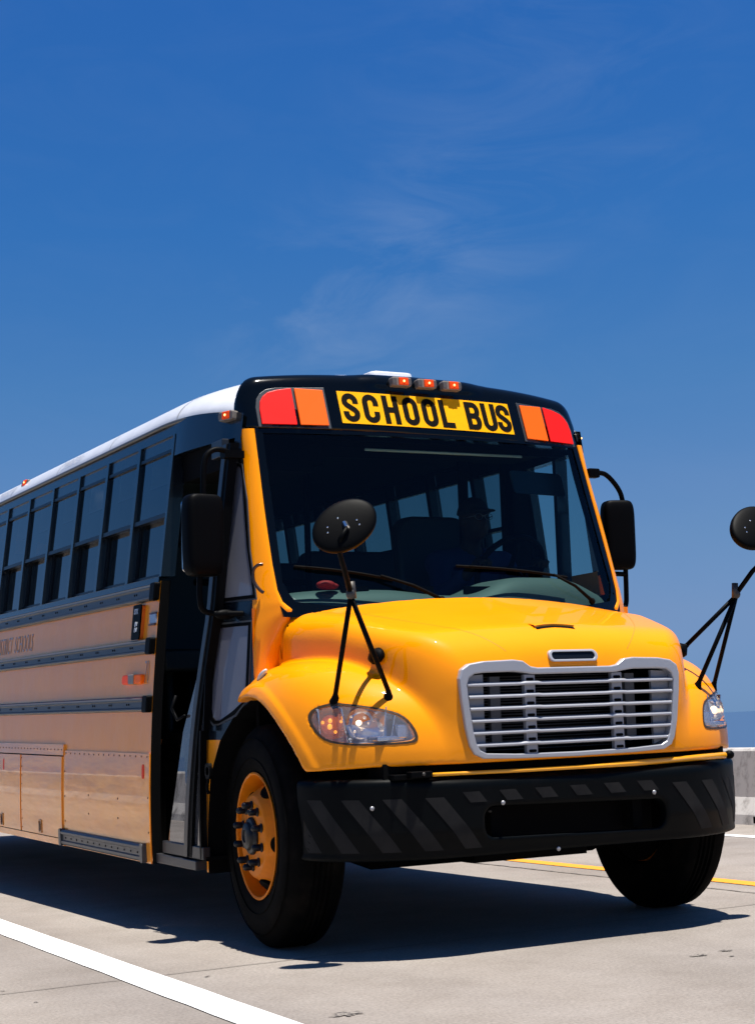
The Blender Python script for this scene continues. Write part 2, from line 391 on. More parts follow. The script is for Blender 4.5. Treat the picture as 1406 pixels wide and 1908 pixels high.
# ---- roof
rp = [(1.063, 2.525), (1.058, 2.56), (1.03, 2.61), (.985, 2.655), (.92, 2.695), (.85, 2.727), (.75, 2.765), (.6, 2.80), (.4, 2.828), (.2, 2.842), (0, 2.848)]
rp = [tuple(v) for v in smoothpath([(a, b, 0) for a, b in rp], 1)]
rp = [(a, b) for a, b, _ in rp]; rp = rp + [(-a, b) for a, b in rp[-2::-1]]
def roofpt(u, v):
    x, z = rp[int(round(v * (len(rp) - 1)))]; y = ROOF_Y[int(round(u * (len(ROOF_Y) - 1)))]
    t = max(0.0, (2.15 - y) / .80); k = t ** 1.5; kg = t ** 2.3
    hh = (z - 2.525)
    return (x * (1 - .085 * k), y, 2.525 - .066 * kg + hh * (.83 + .10 * min(1, 2 * k)) * (1 - .27 * k))
ROOF_Y = [1.36, 1.42, 1.5, 1.6, 1.7, 1.8, 1.9, 2.0, 2.15] + list(np.linspace(2.4, Y1 + .04, 30))
m = MB(); m.grid(roofpt, len(ROOF_Y), len(rp)); m.build('roof', WHITE, bus, smooth=True)
# roof seams and drip rail
for ys in (1.985, 3.05, 4.1, 5.2, 6.3):
    ROOF_S = ROOF_Y; ROOF_Y = [ys - .005, ys + .005]; m = MB(); m.grid(lambda u, v: tuple(Vector(roofpt(u, v)) + Vector((0, 0, .003))), 2, len(rp)); ROOF_Y = ROOF_S
    m.build('roof_seam', mat('roof_sealant', (.35, .36, .38), .6), bus, smooth=True)
for s in (-1, 1):
    path = []
    for y in list(np.linspace(1.36, 2.15, 10)) + [4, 7, Y1]:
        t = max(0, (2.15 - y) / .8)
        path.append((s * (1.063 * (1 - .085 * t ** 1.5) + .007), y, 2.522 - .066 * t ** 2.3))
    m = MB(); m.tube(path, .011, 8); m.build('drip_rail', mat('drip_rail_metal', (.10, .095, .085), .4, metal=.3), bus, smooth=True)
# roof hatch vent
m = MB(); m.plate(rrect(-.17, .17, -.2, .2, .06), lambda a, b: (.37 + a * .8, 2.42 + b * .8, 2.932), lambda a, b: (.37 + a, 2.42 + b, 2.74)); m.build('roof_vent', WHITE, bus, bevel=.01)

# ---- rub rails
def rail(z0, z1, s, ya=Y0 + .012, yb=Y1, cap=True):
    zc = (z0 + z1) / 2; h = (z1 - z0) / 2
    # profile: (offset, z)
    P = [(0, z1), (.020, z1 - .004), (.030, z1 - .014), (.030, z1 - .020), (.021, z1 - .027), (.021, z0 + .022), (.029, z0 + .016), (.029, z0 + .010), (.018, z0 + .002), (0, z0)]
    m = MB()
    m.grid(lambda u, v: (lambda o, z: (s * (SX(3, z) + o), ya + .05 + (yb - ya - .05) * u, z))(*P[int(round(v * (len(P) - 1)))]), 8, len(P))
    r = m.build('rub_rail', RAIL, bus, smooth=True, auto=35)
    m = MB(); m.plate(rrect(ya - .012, ya + .06, z0 - .004, z1 + .004, .012, 3), lambda y, z: (s * (SX(3, z) + .034 - .0), y, z), lambda y, z: (s * (SX(3, z)), y, z)); m.build('end_cap', PLAST, r, bevel=.006)
    m = MB(); y = ya + .30
    while y < yb - .2:
        for d in (-.016, .016): m.ell((s * (SX(3, zc) + .022), y + d, zc), (.003, .006, .006), n=8, m=5)
        y += .285
    m.build('rivets', INK, r, smooth=True)
for s in (-1, 1):
    rail(1.605, 1.690, s); rail(1.335, 1.412, s); rail(1.045, 1.122, s)
# low rail near the door
P2 = [(0, .392), (.022, .390), (.030, .380), (.030, .368), (.020, .362), (.020, .334), (.028, .328), (.028, .314), (.015, .305), (0, .303)]
m = MB(); m.grid(lambda u, v: (lambda o, z: (-(SX(3, z) + o), 2.045 + 1.39 * u, z))(*P2[int(round(v * 9))]), 4, 10)
for ye in (2.045, 3.435): m.plate(rrect(ye - .02, ye + .02, .300, .396, .015, 3), lambda y, z: (-(SX(3, z) + .031), y, z), lambda y, z: (-SX(3, z), y, z))
r = m.build('skirt_rail', RAIL, bus, smooth=True, auto=35)
m = MB()
for k in range(13): m.ell((-(SX(3, .348) + .021), 2.12 + k * .102, .348), (.003, .0055, .0055), n=8, m=5)
m.build('rivets', INK, r, smooth=True)

# ---- skirt plates, hatches
def splate(name, y0, y1, z0, z1, off, th=.004, r=.006, m_=YELK, parent=bus, s=-1):
    m = MB(); n = 8
    m.grid(lambda u, v: (s * (SX(3, z0 + (z1 - z0) * v) + off), y0 + (y1 - y0) * u, z0 + (z1 - z0) * v), 2, n)
    for yy in (y0, y1): m.grid(lambda u, v: (s * (SX(3, z0 + (z1 - z0) * v) + off * u), yy, z0 + (z1 - z0) * v), 2, n)
    for zz in (z0, z1): m.grid(lambda u, v: (s * (SX(3, zz) + off * u), y0 + (y1 - y0) * v, zz), 2, 2)
    return m.build(name, m_, parent, smooth=True, auto=30)
splate('skirt_panel', Y0 + .004, 3.405, .300, .838, .006)
hb = splate('hatch_frame', 3.412, 7.9, .810, .872, .012)
m = MB()
for k in range(60): m.ell((-(SX(3, .842) + .013), 3.44 + k * .072, .842), (.002, .0055, .0055), n=8, m=4)
m.build('rivets', mat('rivet_brown', (.12, .035, .01), .5), hb, smooth=True)
m = MB()
for k in range(17): m.ell((-(SX(3, .822) + .007), 2.0 + k * .086, .822), (.002, .0055, .0055), n=8, m=4)
for (y, z) in ((2.45, .60), (2.95, .60), (2.45, .50), (2.95, .50), (1.985, .62), (1.985, .45), (3.39, .72), (3.39, .58), (3.39, .44)): m.ell((-(SX(3, z) + .007), y, z), (.002, .006, .006), n=8, m=4)
sp = bpy.data.objects['skirt_panel']
m.build('rivets', MATS['rivet_brown'], sp, smooth=True)
for k in range(5):
    y0 = 3.455 + k * .885
    d = splate('hatch_door', y0, y0 + .855, .338, .802, .008)
    m = MB()
    for j in range(9): m.ell((-(SX(3, .4) + .009), y0 + .84, .36 + j * .053), (.002, .005, .005), n=8, m=4)
    m.build('rivets', MATS['rivet_brown'], d, smooth=True)
    l_ = MB(); yl = y0 + .44; l_.ring(rrect(yl - .03, yl + .03, .346, .424, .008, 2), rrect(yl - .022, yl + .022, .354, .416, .006, 2), lambda y, z: (-(SX(3, z) + .013), y, z), lambda y, z: (-(SX(3, z) + .006), y, z))
    la = l_.build('latch', mat('latch_metal', (.42, .17, .03), .4, coat=.4), d)
    l_ = MB(); l_.bb((-(SX(3, .39) + .0095), yl - .021, .356), (-(SX(3, .39) + .0085), yl + .021, .414)); l_.bb((-(SX(3, .39) + .016), yl - .010, .362), (-(SX(3, .39) + .0095), yl + .012, .398)); l_.build('latch_handle', mat('latch_recess', (.10, .035, .008), .5), la)
splate('skirt_flange', 3.412, 7.9, .298, .334, .012)
# seams between plates (dark gaps)
m = MB()
m.bb((-(prof(.806) + .0035), 3.44, .8025), (-(prof(.806) + .001), 7.8, .8095)); m.bb((-(prof(.336) + .0035), 3.44, .334), (-(prof(.336) + .001), 7.8, .338))
m.build('hatch_gap', DARK, bus)
# red crescent reflectors, number, district lettering, sign box, badge, side lamp
for (y, z) in ((2.055, .748), (4.73, .736)):
    m = MB(); m.plate(rrect(y - .012, y + .018, z - .036, z + .036, .0145, 5), lambda a, b: (-(SX(3, b) + .0085), a, b), lambda a, b: (-(SX(3, b) + .0005), a, b)); m.build('reflector', REFRED, bus)
def text(body, size, m_, parent, place, sx=1.0, ext=.001, font_off=0.0, name='lettering'):
    c = bpy.data.curves.new(name, 'FONT'); c.body = body; c.size = size; c.extrude = ext; c.offset = font_off; c.resolution_u = 3; c.align_x = 'LEFT'
    o = bpy.data.objects.new('tmp', c); col.objects.link(o)
    dg = bpy.context.evaluated_depsgraph_get(); me = bpy.data.meshes.new_from_object(o.evaluated_get(dg))
    bpy.data.objects.remove(o); bpy.data.curves.remove(c)
    for v in me.vertices: v.co = place(v.co.x * sx, v.co.y, v.co.z)
    me.materials.clear(); return obj(name, me, m_, parent)
text('DISTRICT  SCHOOLS', .155, GREYTXT, bus, lambda a, b, c: (-(SX(3, 1.445 + b) + .0015 + c), 5.12 - a, 1.445 + b), sx=.62, font_off=-.001)
text('70', .17, GREYTXT, bus, lambda a, b, c: (-(SX(3, 1.187 + b) + .0015 + c), 2.105 - a, 1.187 + b), sx=.42, font_off=-.002)
m = MB(); m.plate(rrect(2.165, 2.285, 1.418, 1.592, .012, 3), lambda y, z: (-(SX(3, z) + .016), y, z), lambda y, z: (-(SX(3, z) - .001), y, z)); 
sb = m.build('side_lamp_box', mat('box_side_reflection', (.75, .14, .01), .4), bus)  # orange stands in for bus yellow reflected in the black box side
m = MB(); m.plate(rrect(2.170, 2.292, 1.415, 1.596, .012, 3), lambda y, z: (-(SX(3, z) + .024), y, z), lambda y, z: (-(SX(3, z) + .0165), y, z)); pl = m.build('box_plate', PLAST, sb, bevel=.002)
text('STK', .038, DECAL, pl, lambda a, b, c: (-(SX(3, 1.548 + b) + .0245 + c), 2.268 - a, 1.548 + b), sx=.95, ext=.0005, font_off=.001)
text('55', .036, DECAL, pl, lambda a, b, c: (-(SX(3, 1.452 + a) + .0245 + c), 2.245 - b * 1.5, 1.452 + a), sx=1.6, ext=.0005, font_off=.001)
m = MB(); m.bb((-(prof(1.51) + .008), 1.918 + .06, 1.488), (-(prof(1.51)), 2.068, 1.535)); bd = m.build('side_badge', mat('badge_blue', (.22, .30, .42), .3, coat=.5), bus, bevel=.002)
m = MB(); m.bb((-(prof(1.47) + .009), 1.985, 1.478), (-(prof(1.47)), 2.072, 1.486)); m.bb((-(prof(1.54) + .010), 1.975, 1.536), (-(prof(1.54)), 2.075, 1.543)); m.build('badge_edge', mat('badge_dark', (.08, .03, .03), .4), bd)
m = MB(); m.plate(rrect(2.10, 2.39, 1.188, 1.236, .02, 4), lambda y, z: (-(SX(3, z) + .022), y, z), lambda y, z: (-SX(3, z), y, z)); sl_ = m.build('side_marker_light', ORL, bus, bevel=.006)
m = MB(); m.bb((-(prof(1.21) + .0275), 2.205, 1.187), (-(prof(1.21)), 2.285, 1.237)); m.build('lamp_band', MKBASE, sl_, bevel=.003)
m = MB(); m.plate(rrect(2.288, 2.392, 1.187, 1.237, .02, 4), lambda y, z: (-(SX(3, z) + .0245), y, z), lambda y, z: (-SX(3, z), y, z)); m.build('lamp_lens', AMB, sl_, bevel=.006)

# ---- front corner: door header done; quarter panel (fixed glass ahead of the door), pillars
def qpanel(s):
    ya, yb = 1.02, 1.335
    # frame plate from z .92 to 2.34 with two glass openings
    def X(y, z, o=0): return s * (SX(y, z) + o)
    def lerp(a, b, t): return a + (b - a) * t
    def yf(z): return 1.335 if z > .9 else 1.335
    def yedge(z): return float(np.interp(z, [.3, .5, .74, .9, 1.0, 1.05, 1.10], [1.395, 1.385, 1.36, 1.29, 1.20, 1.13, 1.04]))
    def yfront(z): return yedge(z) if z < 1.08 else float(np.interp(z, [1.08, 1.2, 1.56, 1.83, 2.09, 2.36], [1.05, 1.06, 1.085, 1.165, 1.235, 1.31]))
    def yrear(z): return float(np.interp(z, [.3, 1.4, 1.55, 2.34], [1.412, 1.405, 1.375, 1.35]))
    zs = np.linspace(.905, 2.34, 40)
    up = [(1.340, 1.565), (1.215, 1.565), (1.095, 1.565), (1.13, 1.68), (1.17, 1.80), (1.225, 2.02), (1.248, 2.12), (1.268, 2.175), (1.285, 2.192), (1.300, 2.192), (1.312, 2.18), (1.320, 2.15), (1.328, 1.95), (1.336, 1.75)]
    lo = [(1.368, 1.425), (1.2, 1.425), (1.115, 1.425), (1.112, 1.30), (1.110, 1.15), (1.13, 1.075), (1.20, 1.035), (1.29, .995), (1.325, .995), (1.348, 1.012), (1.360, 1.045), (1.364, 1.2)]
    m = MB(); m.grid(lambda u, v: (lambda z: (lambda y: (X(y, z), y, z))(lerp(yfront(z), yrear(z), u)))(zs[int(round(v * 39))]), 8, 40)
    m.grid(lambda u, v: (lambda z: (X(yrear(z), z, -.05 * u), yrear(z), z))(zs[int(round(v * 39))]), 2, 40)
    q = m.build('quarter_panel', SLATE, bus, smooth=True, auto=30)
    for P in (up, lo):
        cx = sum(a for a, b in P) / len(P); cz = sum(b for a, b in P) / len(P)
        def grow(k): return [(a + (k if a > cx + .02 else -k if a < cx - .02 else 0), b + (k if b > cz + .1 else -k if b < cz - .1 else 0)) for a, b in P]
        m = MB(); m.ring(grow(.016), P, lambda a, b: (X(a, b, .007), a, b), lambda a, b: (X(a, b, .0), a, b)); m.build('window_seal', PLAST, q, bevel=.002)
        m = MB(); m.ring(grow(.024), grow(.016), lambda a, b: (X(a, b, .004), a, b), lambda a, b: (X(a, b, .0), a, b)); m.build('window_frame', RAIL, q)
        m = MB(); m.add([(X(a, b, .003), a, b) for a, b in P], [tuple(range(len(P)))]); m.build('pane', QG, q)
    m = MB(); m.grid(lambda u, v: (lambda z: (lambda y: (X(y, z, 0), y, z))(lerp(yedge(z), yrear(z), u)))(.295 + .61 * v), 4, 12); m.grid(lambda u, v: (X(1.41, .295 + .60 * v, -.05 * u), 1.411, .295 + .60 * v), 2, 8)
    m.build('lower_quarter_panel', YELS, bus, smooth=True)
    # black splash liner between the arch and the panel edge
    m = MB(); zz = [.29, .4, .5, .62, .74, .82, .9, .95, 1.0, 1.03, 1.05, 1.08]
    m.grid(lambda u, v: (lambda z: (s * (.80 + (SX(yedge(z), z) - .80 + .004) * u), yedge(z) - .002, z))(zz[int(round(v * 11))]), 2, 12); m.build('splash_liner', DARK, bus)
qpanel(-1)
# driver side: plain panel with a window
m = MB()
m.grid(lambda u, v: (SX(1.36 + .61 * u, .6 + .97 * v), 1.36 + .61 * u, .6 + .97 * v), 10, 10); m.build('driver_side_panel', YELS, bus, smooth=True)
m = MB()
for (y0, y1) in ((1.315, 1.345), (1.93, 1.975)):
    m.grid(lambda u, v: (SX(y0 + (y1 - y0) * u, 1.70 + .64 * v, .002), y0 + (y1 - y0) * u, 1.70 + .64 * v), 2, 6); m.grid(lambda u, v: (SX(y0, 1.70 + .64 * v, -.05 * u), y0, 1.70 + .64 * v), 2, 6)
m.bb((.98, 1.56, 1.60), (1.055, 1.59, 2.34)); m.bb((.99, 1.35, 1.56), (1.09, 1.95, 1.585))
dw = m.build('driver_window_frame', SLATE, bus)
m = MB(); m.grid(lambda u, v: (SX(1.345 + .6 * u, 1.62 + .72 * v, -.01), 1.345 + .6 * u, 1.62 + .72 * v), 6, 4); m.build('pane', LG2, dw, smooth=True)

# A-pillars
def pillar(s):
    out = [(.985, 1.312, 2.375), (.992, 1.285, 2.22), (1.0, 1.25, 2.10), (1.008, 1.213, 1.98), (1.016, 1.176, 1.85), (1.026, 1.138, 1.70), (1.036, 1.10, 1.56), (1.042, 1.085, 1.50), (1.050, 1.07, 1.40), (1.056, 1.057, 1.25), (1.058, 1.055, 1.10)]
    inn = [(x_, WY(x_, z_) - .008, z_) for x_, z_ in ((.932, 2.375), (.938, 2.22), (.943, 2.10), (.948, 1.98), (.951, 1.85), (.953, 1.70), (.950, 1.58), (.936, 1.525), (.900, 1.488))] + [(.93, 1.03, 1.30), (.965, 1.05, 1.10)]
    n = len(out); m = MB()
    def f(u, v):
        i = u * (n - 1); i0 = min(int(i), n - 2); t = i - i0
        a = Vector(out[i0]).lerp(Vector(out[i0 + 1]), t); b = Vector(inn[i0]).lerp(Vector(inn[i0 + 1]), t)
        if v < .001: q = a + Vector((-.012, .035, 0))
        elif v > .999: q = b + Vector((-.002, .035, 0))
        else:
            w = (v - .1) / .8; q = a.lerp(b, w); q += Vector((.5, -.85, .1)).normalized() * .010 * (1 - (2 * w - 1) ** 2)
            if v < .2: q += Vector((-.0, .006, 0))
        return (s * q.x, q.y, q.z)
    m.grid(f, 41, 11); pl_ = m.build('windshield_pillar', YEL, bus, smooth=True)
    m = MB(); P_ = [tuple(Vector((s * ((a[0] + b[0]) / 2 - .004), (a[1] + b[1]) / 2 + .052, (a[2] + b[2]) / 2))) for a, b in zip(out[:-2], inn[:len(out) - 2])]
    m.tube(P_, .038, 10); m.build('pillar_lining', DARK, pl_, smooth=True)
    return pl_
for s in (-1, 1): pillar(s)

# windshield: black frame border + glass
def ws_outline(inset):
    pts = [(-.93 + inset, 2.385 - inset * .9), (-.955 + inset, 1.62), (-.952 + inset * 1.4, 1.53 + inset * 1.0), (-.938 + inset * 1.7, 1.455 + inset * 1.9), (-.7, 1.435 + inset * 1.8), (-.35, 1.445 + inset * 1.8), (0, 1.450 + inset * 1.8)]
    pts = pts + [(-a, b) for a, b in pts[-2::-1]]
    res = []
    for i in range(len(pts)):
        a, b = pts[i], pts[(i + 1) % len(pts)]; k = 24 if i == len(pts) - 1 else 6
        for j in range(k): res.append((a[0] + (b[0] - a[0]) * j / k, a[1] + (b[1] - a[1]) * j / k))
    return res
o_, i_ = ws_outline(0), ws_outline(.036)
m = MB(); m.ring(o_, i_, lambda x, z: (x, WY(x, z) - .002, z), lambda x, z: (x, WY(x, z) + .03, z)); wsf = m.build('windshield_frame', BLACK, bus)
m = MB()
def wsp(u, v):
    # u across, v up, clipped by the outline via side function
    z = 1.495 + (2.36 - 1.495) * v; hw = float(np.interp(z, [1.50, 1.53, 1.56, 1.60, 1.66, 2.36], [.80, .865, .905, .917, .921, .897])); x = -hw + 2 * hw * u
    return (x, WY(x, z) + .004, z)
m.grid(wsp, 40, 30); m.build('pane', WS, wsf, smooth=True)

# front cap (black) with sign and lamps
def capf(x, y, z):
    a = np.abs(x); z = z + KX * x
    zc = 2.682 - .040 * (a / .9) ** 2.6 + .008 * np.clip((.42 - a) / .12, 0, 1)
    f = smax(z - zc, WY(x, z) - .006 - y - .016 * np.clip((.36 - a) / .1, 0, 1) * np.clip((z - 2.60) / .03, 0, 1), .06)
    f = smax(f, a - (.990 - .03 * np.clip((z - 2.5) / .2, 0, 1)), .10)
    f = smax(f, 2.368 - z, .012)
    return smax(f, y - (1.395 + .02 * (1 - a)), .01)
sdfobj('front_cap', capf, (-1.06, 1.12, 2.32), (1.06, 1.49, 2.76), .0125, BLACK, bus)
def W0(off): return lambda x, z: (x, WY(x, z) - .006 - off, z - KX * x)
def lampplate(poly, th=.012, base=.001): 
    m = MB(); m.plate(poly, W0(base + th), W0(base)); return m
for s in (-1, 1):
    def sp_(P): return [(s * a, b) for a, b in P]
    ring_o = sp_([(.556, 2.590), (.556, 2.372), (.912, 2.372), (.912, 2.47), (.902, 2.515), (.882, 2.545), (.85, 2.568), (.80, 2.580)])
    m = MB(); m.plate(ring_o, W0(.004), W0(-.01)); hl_ = m.build('warning_lamp_housing', mat('lamp_gasket', (.03, .035, .04), .4), bus, bevel=.002)
    m = lampplate(sp_([(.570, 2.575), (.570, 2.388), (.712, 2.386), (.712, 2.578)]), .009, .0045); m.build('amber_lamp', ORL, hl_, bevel=.003)
    m = lampplate(sp_([(.728, 2.578), (.728, 2.386), (.897, 2.386), (.897, 2.46), (.889, 2.502), (.872, 2.53), (.845, 2.552), (.80, 2.566), (.76, 2.573)]), .009, .0045); m.build('red_lamp', REDL, hl_, bevel=.003)
m = MB(); ns = 24
m.grid(lambda u, v: W0(.004)(-.494 + .988 * u, 2.406 + .170 * v), ns, 6)
sign = m.build('sign', SIGNY, bus, smooth=True)
def stroke(m, path, w, closed=False, d=0.0):
    P = [Vector((a, b, 0)) for a, b in path]; n = len(P); Lf = []; Rt = []
    for i in range(n):
        if closed: a, b = P[i - 1], P[(i + 1) % n]
        else: a, b = P[max(i - 1, 0)], P[min(i + 1, n - 1)]
        t = (b - a).normalized(); nn = Vector((-t.y, t.x, 0)); Lf.append(P[i] + nn * w / 2); Rt.append(P[i] - nn * w / 2)
    F = []; V = [W0(.0055 + d)(q.x, q.y) for q in Lf] + [W0(.0055 + d)(q.x, q.y) for q in Rt]
    for i in range(n if closed else n - 1): j = (i + 1) % n; F.append((i, j, n + j, n + i))
    m.add(V, F)
def arc(cx, cy, rx, ry, a0, a1, n=10): return [(cx + rx * math.cos(math.radians(a0 + (a1 - a0) * i / n)), cy + ry * math.sin(math.radians(a0 + (a1 - a0) * i / n))) for i in range(n + 1)]
def letter(ch, cx, w=.089, z0=2.415, h=.152, t=.0295):
    m = MB(); x0, x1 = cx - w / 2 + t / 2, cx + w / 2 - t / 2; zb, zt = z0 + t / 2, z0 + h - t / 2; r = (x1 - x0) / 2; mc = (x0 + x1) / 2; zm = (zb + zt) / 2
    if ch == 'O': stroke(m, arc(mc, zt - r, r, r, 0, 180) + arc(mc, zb + r, r, r, 180, 360), t, True)
    elif ch == 'C': stroke(m, [(x1, zt - r - .018)] + arc(mc, zt - r, r, r, 0, 180) + arc(mc, zb + r, r, r, 180, 360) + [(x1, zb + r + .018)], t)
    elif ch == 'U': stroke(m, [(x0, z0 + h)] + arc(mc, zb + r, r, r, 180, 360) + [(x1, z0 + h)], t)
    elif ch == 'L': stroke(m, [(x0, z0 + h), (x0, z0)], t); stroke(m, [(x0 + t / 2, zb), (x1 + t / 2, zb)], t)
    elif ch == 'H':
        stroke(m, [(x0, z0 + h), (x0, z0)], t); stroke(m, [(x1, z0 + h), (x1, z0)], t); stroke(m, [(x0 + t / 2, zm), (x1 - t / 2, zm)], t)
    elif ch == 'B':
        stroke(m, [(x0, z0 + h), (x0, z0)], t); rr = (zt - zm) / 2
        stroke(m, [(x0 + t / 2, zt)] + arc(x1 - rr * .75, zt - rr, rr * .75, rr, 90, -90) + [(x0 + t / 2, zm)], t)
        stroke(m, arc(x1 - rr * .75, zb + rr, rr * .75, rr, 78, -90) + [(x0 + t / 2, zb)], t, d=.0004)
    elif ch == 'S':
        stroke(m, [(x1, zt - r - .012)] + arc(mc, zt - r, r, r, 0, 180) + [(x0, zt - r - .008), (x0 + r * .35, zm + .012), (x1 - r * .35, zm - .012), (x1, zb + r + .008)] + arc(mc, zb + r, r, r, 0, -180) + [(x0, zb + r + .012)], t)
    m.build('letter', INK, sign)
for ch, fx in zip('SCHOOLBUS', (.060, .170, .282, .394, .503, .603, .762, .862, .952)): letter(ch, -.494 + .988 * fx, w=.074 if ch == 'L' else .086)
# roof-front marker lights
def marker(c, parent, facing=(0, -1, 0), w=.108, h=.046, flip=1):
    fx = Vector(facing).normalized(); up = Vector((0, 0, 1)); rt = up.cross(fx).normalized() * flip; up = fx.cross(rt) * flip; c = Vector(c)
    M_ = lambda a, b, d: tuple(c + rt * a + up * b + fx * d)
    m = MB(); m.plate(rrect(-w / 2, w / 2, -h / 2, h / 2, .008, 3), lambda a, b: M_(a, b, .022), lambda a, b: M_(a, b, -.02)); hb_ = m.build('marker_light', MKBASE, parent, bevel=.004)
    m = MB(); m.plate(rrect(-w * .25 + .008, w * .25 + .008, -h * .42, h * .42, .004, 3), lambda a, b: M_(a, b, .030), lambda a, b: M_(a, b, .020)); m.build('lamp_lens', AMB, hb_, bevel=.005)
    m = MB(); m.ell(M_(.008, 0, .030), (.006, .006, .006), n=10, m=6); m.build('bulb', GLOW, hb_, smooth=True)
    for sg in (-1, 1):
        m = MB(); m.plate(rrect(sg * w * .385 - .012, sg * w * .385 + .012, -h * .3, h * .3, .003, 2), lambda a, b: M_(a, b, .0235), lambda a, b: M_(a, b, .020)); m.build('housing_rib', mat('marker_rib', (.10, .09, .08), .4), hb_)
for x in (-.145, 0, .145): marker((x, 1.243, 2.640 - KX * x), bus, (0, -1, .1))
marker((-(1.010), 1.40, 2.452), bus, (-1, -.32, .1), w=.10); marker((1.000, 1.385, 2.430), bus, (1, -.75, .1), w=.07)
marker((-1.005, 4.975, 2.60), bus, (-1, -.1, .35), w=.10, h=.05); marker((1.005, 4.975, 2.60), bus, (1, -.1, .35), w=.10, h=.05)

# ---- hood and fenders
def fend_front(a): return .070 + .35 * (np.maximum(a - .55, 0) / .64) ** 2
_yy = np.linspace(-.1, 1.3, 141); _xx = np.interp(_yy, [-.1, 0, .06, .12, .2, .32, .56, .8, 1.1, 1.3], [.54, .59, .615, .655, .715, .790, .865, .922, .958, .97]); _xx = np.convolve(np.pad(_xx, 6, 'edge'), np.ones(13) / 13, 'valid')
def hood_xs(y): return np.interp(y, _yy, _xx)
def hoodf(x, y, z):
    a = np.abs(x)
    zt = 1.300 + .282 * y - .02 * y * y - (.050 + .045 * np.clip((y - .62) / .32, 0, 1)) * (a / .9) ** 2.6 + .012 * np.clip(1 - a / .5, 0, 1)
    xs = hood_xs(y) + .03 * (1.2 - z)
    yf = .050 + .05 * a ** 2 + .03 * np.clip(1.0 - z, 0, 1)
    h = smax(z - zt, yf - y, .20)
    return smax(h, a - xs, .10)
def fendf(x, y, z):
    a = np.abs(x)
    yf = fend_front(a) + .05 * np.clip(.85 - z, 0, 1)
    A = np.where(y < .80, (.80 - y) / (.80 - yf), (y - .80) / .56); A = np.clip(A, 0, 9)
    B = np.clip(z - .74, 0, 9) / .512; Cx = np.clip(a - .58, 0, 9) / .600
    return ((A ** 2.6 + B ** 2.6 + Cx ** 6.7 + 1e-9) ** (1 / 2.6) - 1) * .40
LAMP = [(1.085, .985), (1.080, 1.012), (1.068, 1.030), (1.040, 1.046), (1.0, 1.052), (.955, 1.045), (.88, 1.030), (.81, 1.010), (.775, .985), (.757, .955), (.745, .920), (.748, .898), (.768, .888), (.86, .884), (.965, .885), (1.01, .892), (1.045, .902), (1.070, .930)]
LAMP = [(a, b) for a, b, _ in smoothpath([(a, b, 0) for a, b in LAMP], 1, True)]
_LP = np.array(LAMP)
def poly_sd(LP, a, z):
    d = np.full(a.shape, 1e9); ins = np.zeros(a.shape, bool); n = len(LP)
    for i in range(n):
        p, q = LP[i], LP[(i + 1) % n]; e = q - p; wx, wz = a - p[0], z - p[1]
        t = np.clip((wx * e[0] + wz * e[1]) / (e @ e), 0, 1); d = np.minimum(d, (wx - e[0] * t) ** 2 + (wz - e[1] * t) ** 2)
        c = (p[1] > z) != (q[1] > z)
        with np.errstate(divide='ignore', invalid='ignore'):
            ins ^= c & (a < (q[0] - p[0]) * (z - p[1]) / (q[1] - p[1] + 1e-12) + p[0])
    return np.where(ins, -1, 1) * np.sqrt(d)
def lamp_sd(a, z): return poly_sd(_LP, a, z)
GI = [(0, 1.150), (.19, 1.150), (.225, 1.152), (.262, 1.158), (.31, 1.163), (.45, 1.162), (.495, 1.158), (.522, 1.142), (.533, 1.11), (.528, 1.05), (.512, .93), (.498, .873), (.480, .842), (.45, .828), (.30, .820), (0, .817)]
_GP = np.array(GI + [(-a, b) for a, b in GI[-2:0:-1]])
def front_base(x, y, z):
    a = np.abs(x)
    f = smin(hoodf(x, y, z), fendf(x, y, z), .018)
    # raised lip round the wheel arch
    rr = np.sqrt((y - .955) ** 2 + (z - .502) ** 2)
    q_ = np.clip((.665 - rr) / .028, 0, 1); f = f - .010 * q_ * q_ * (3 - 2 * q_) * np.clip((a - .98) / .08, 0, 1)
    return f
def front_all(x, y, z):
    a = np.abs(x)
    f = front_base(x, y, z)
    f = smax(f, (.790 + .01 * (a > 2)) - z - .02 * np.clip((a - .9) / .3, 0, 1), .012)
    rr = np.sqrt((y - .955) ** 2 + (z - .502) ** 2)
    f = smax(f, -smax(rr - .592, .80 - a, .01), .016)
    f = smax(f, -np.maximum(poly_sd(_GP, x, z) - .010, y - .30), .006)
    f = np.maximum(f, -np.maximum(lamp_sd(a, z) + .004, y - (fend_front(a) + .13)))
    return f
def ysplit(a): return np.interp(a, [0, .5, .8, .87, .91, .935, .955, .97, 1.2], [.845, .87, .91, .935, .965, 1.0, 1.06, 1.095, 1.12])
def hood_clip(x, y, z): 
    a = np.abs(x); f = front_all(x, y, z)
    f = smax(f, y - np.where(z > 1.13, ysplit(a) - .0, 1.12), .006)
    return smax(f, y - 1.115 - .35 * (1.2 - z) * 0, .006)
hood = sdfobj('hood', hood_clip, (-1.25, 0.0, .76), (1.25, 1.16, 1.62), .0102, YEL, bus)
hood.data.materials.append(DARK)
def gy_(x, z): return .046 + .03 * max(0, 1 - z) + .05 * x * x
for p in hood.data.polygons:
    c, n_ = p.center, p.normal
    if (abs(c.x) < .56 and .80 < c.z < 1.19 and c.y > gy_(c.x, c.z) + .022 and c.y < .5) or (abs(c.x) > .78 and c.z < 1.12 and (c.y - .955) ** 2 + (c.z - .502) ** 2 < .586 ** 2) or (c.z > .8 and c.y > .3 and n_.y < -.7 and c.z < 1.2 and abs(c.x) < .6): p.material_index = 1
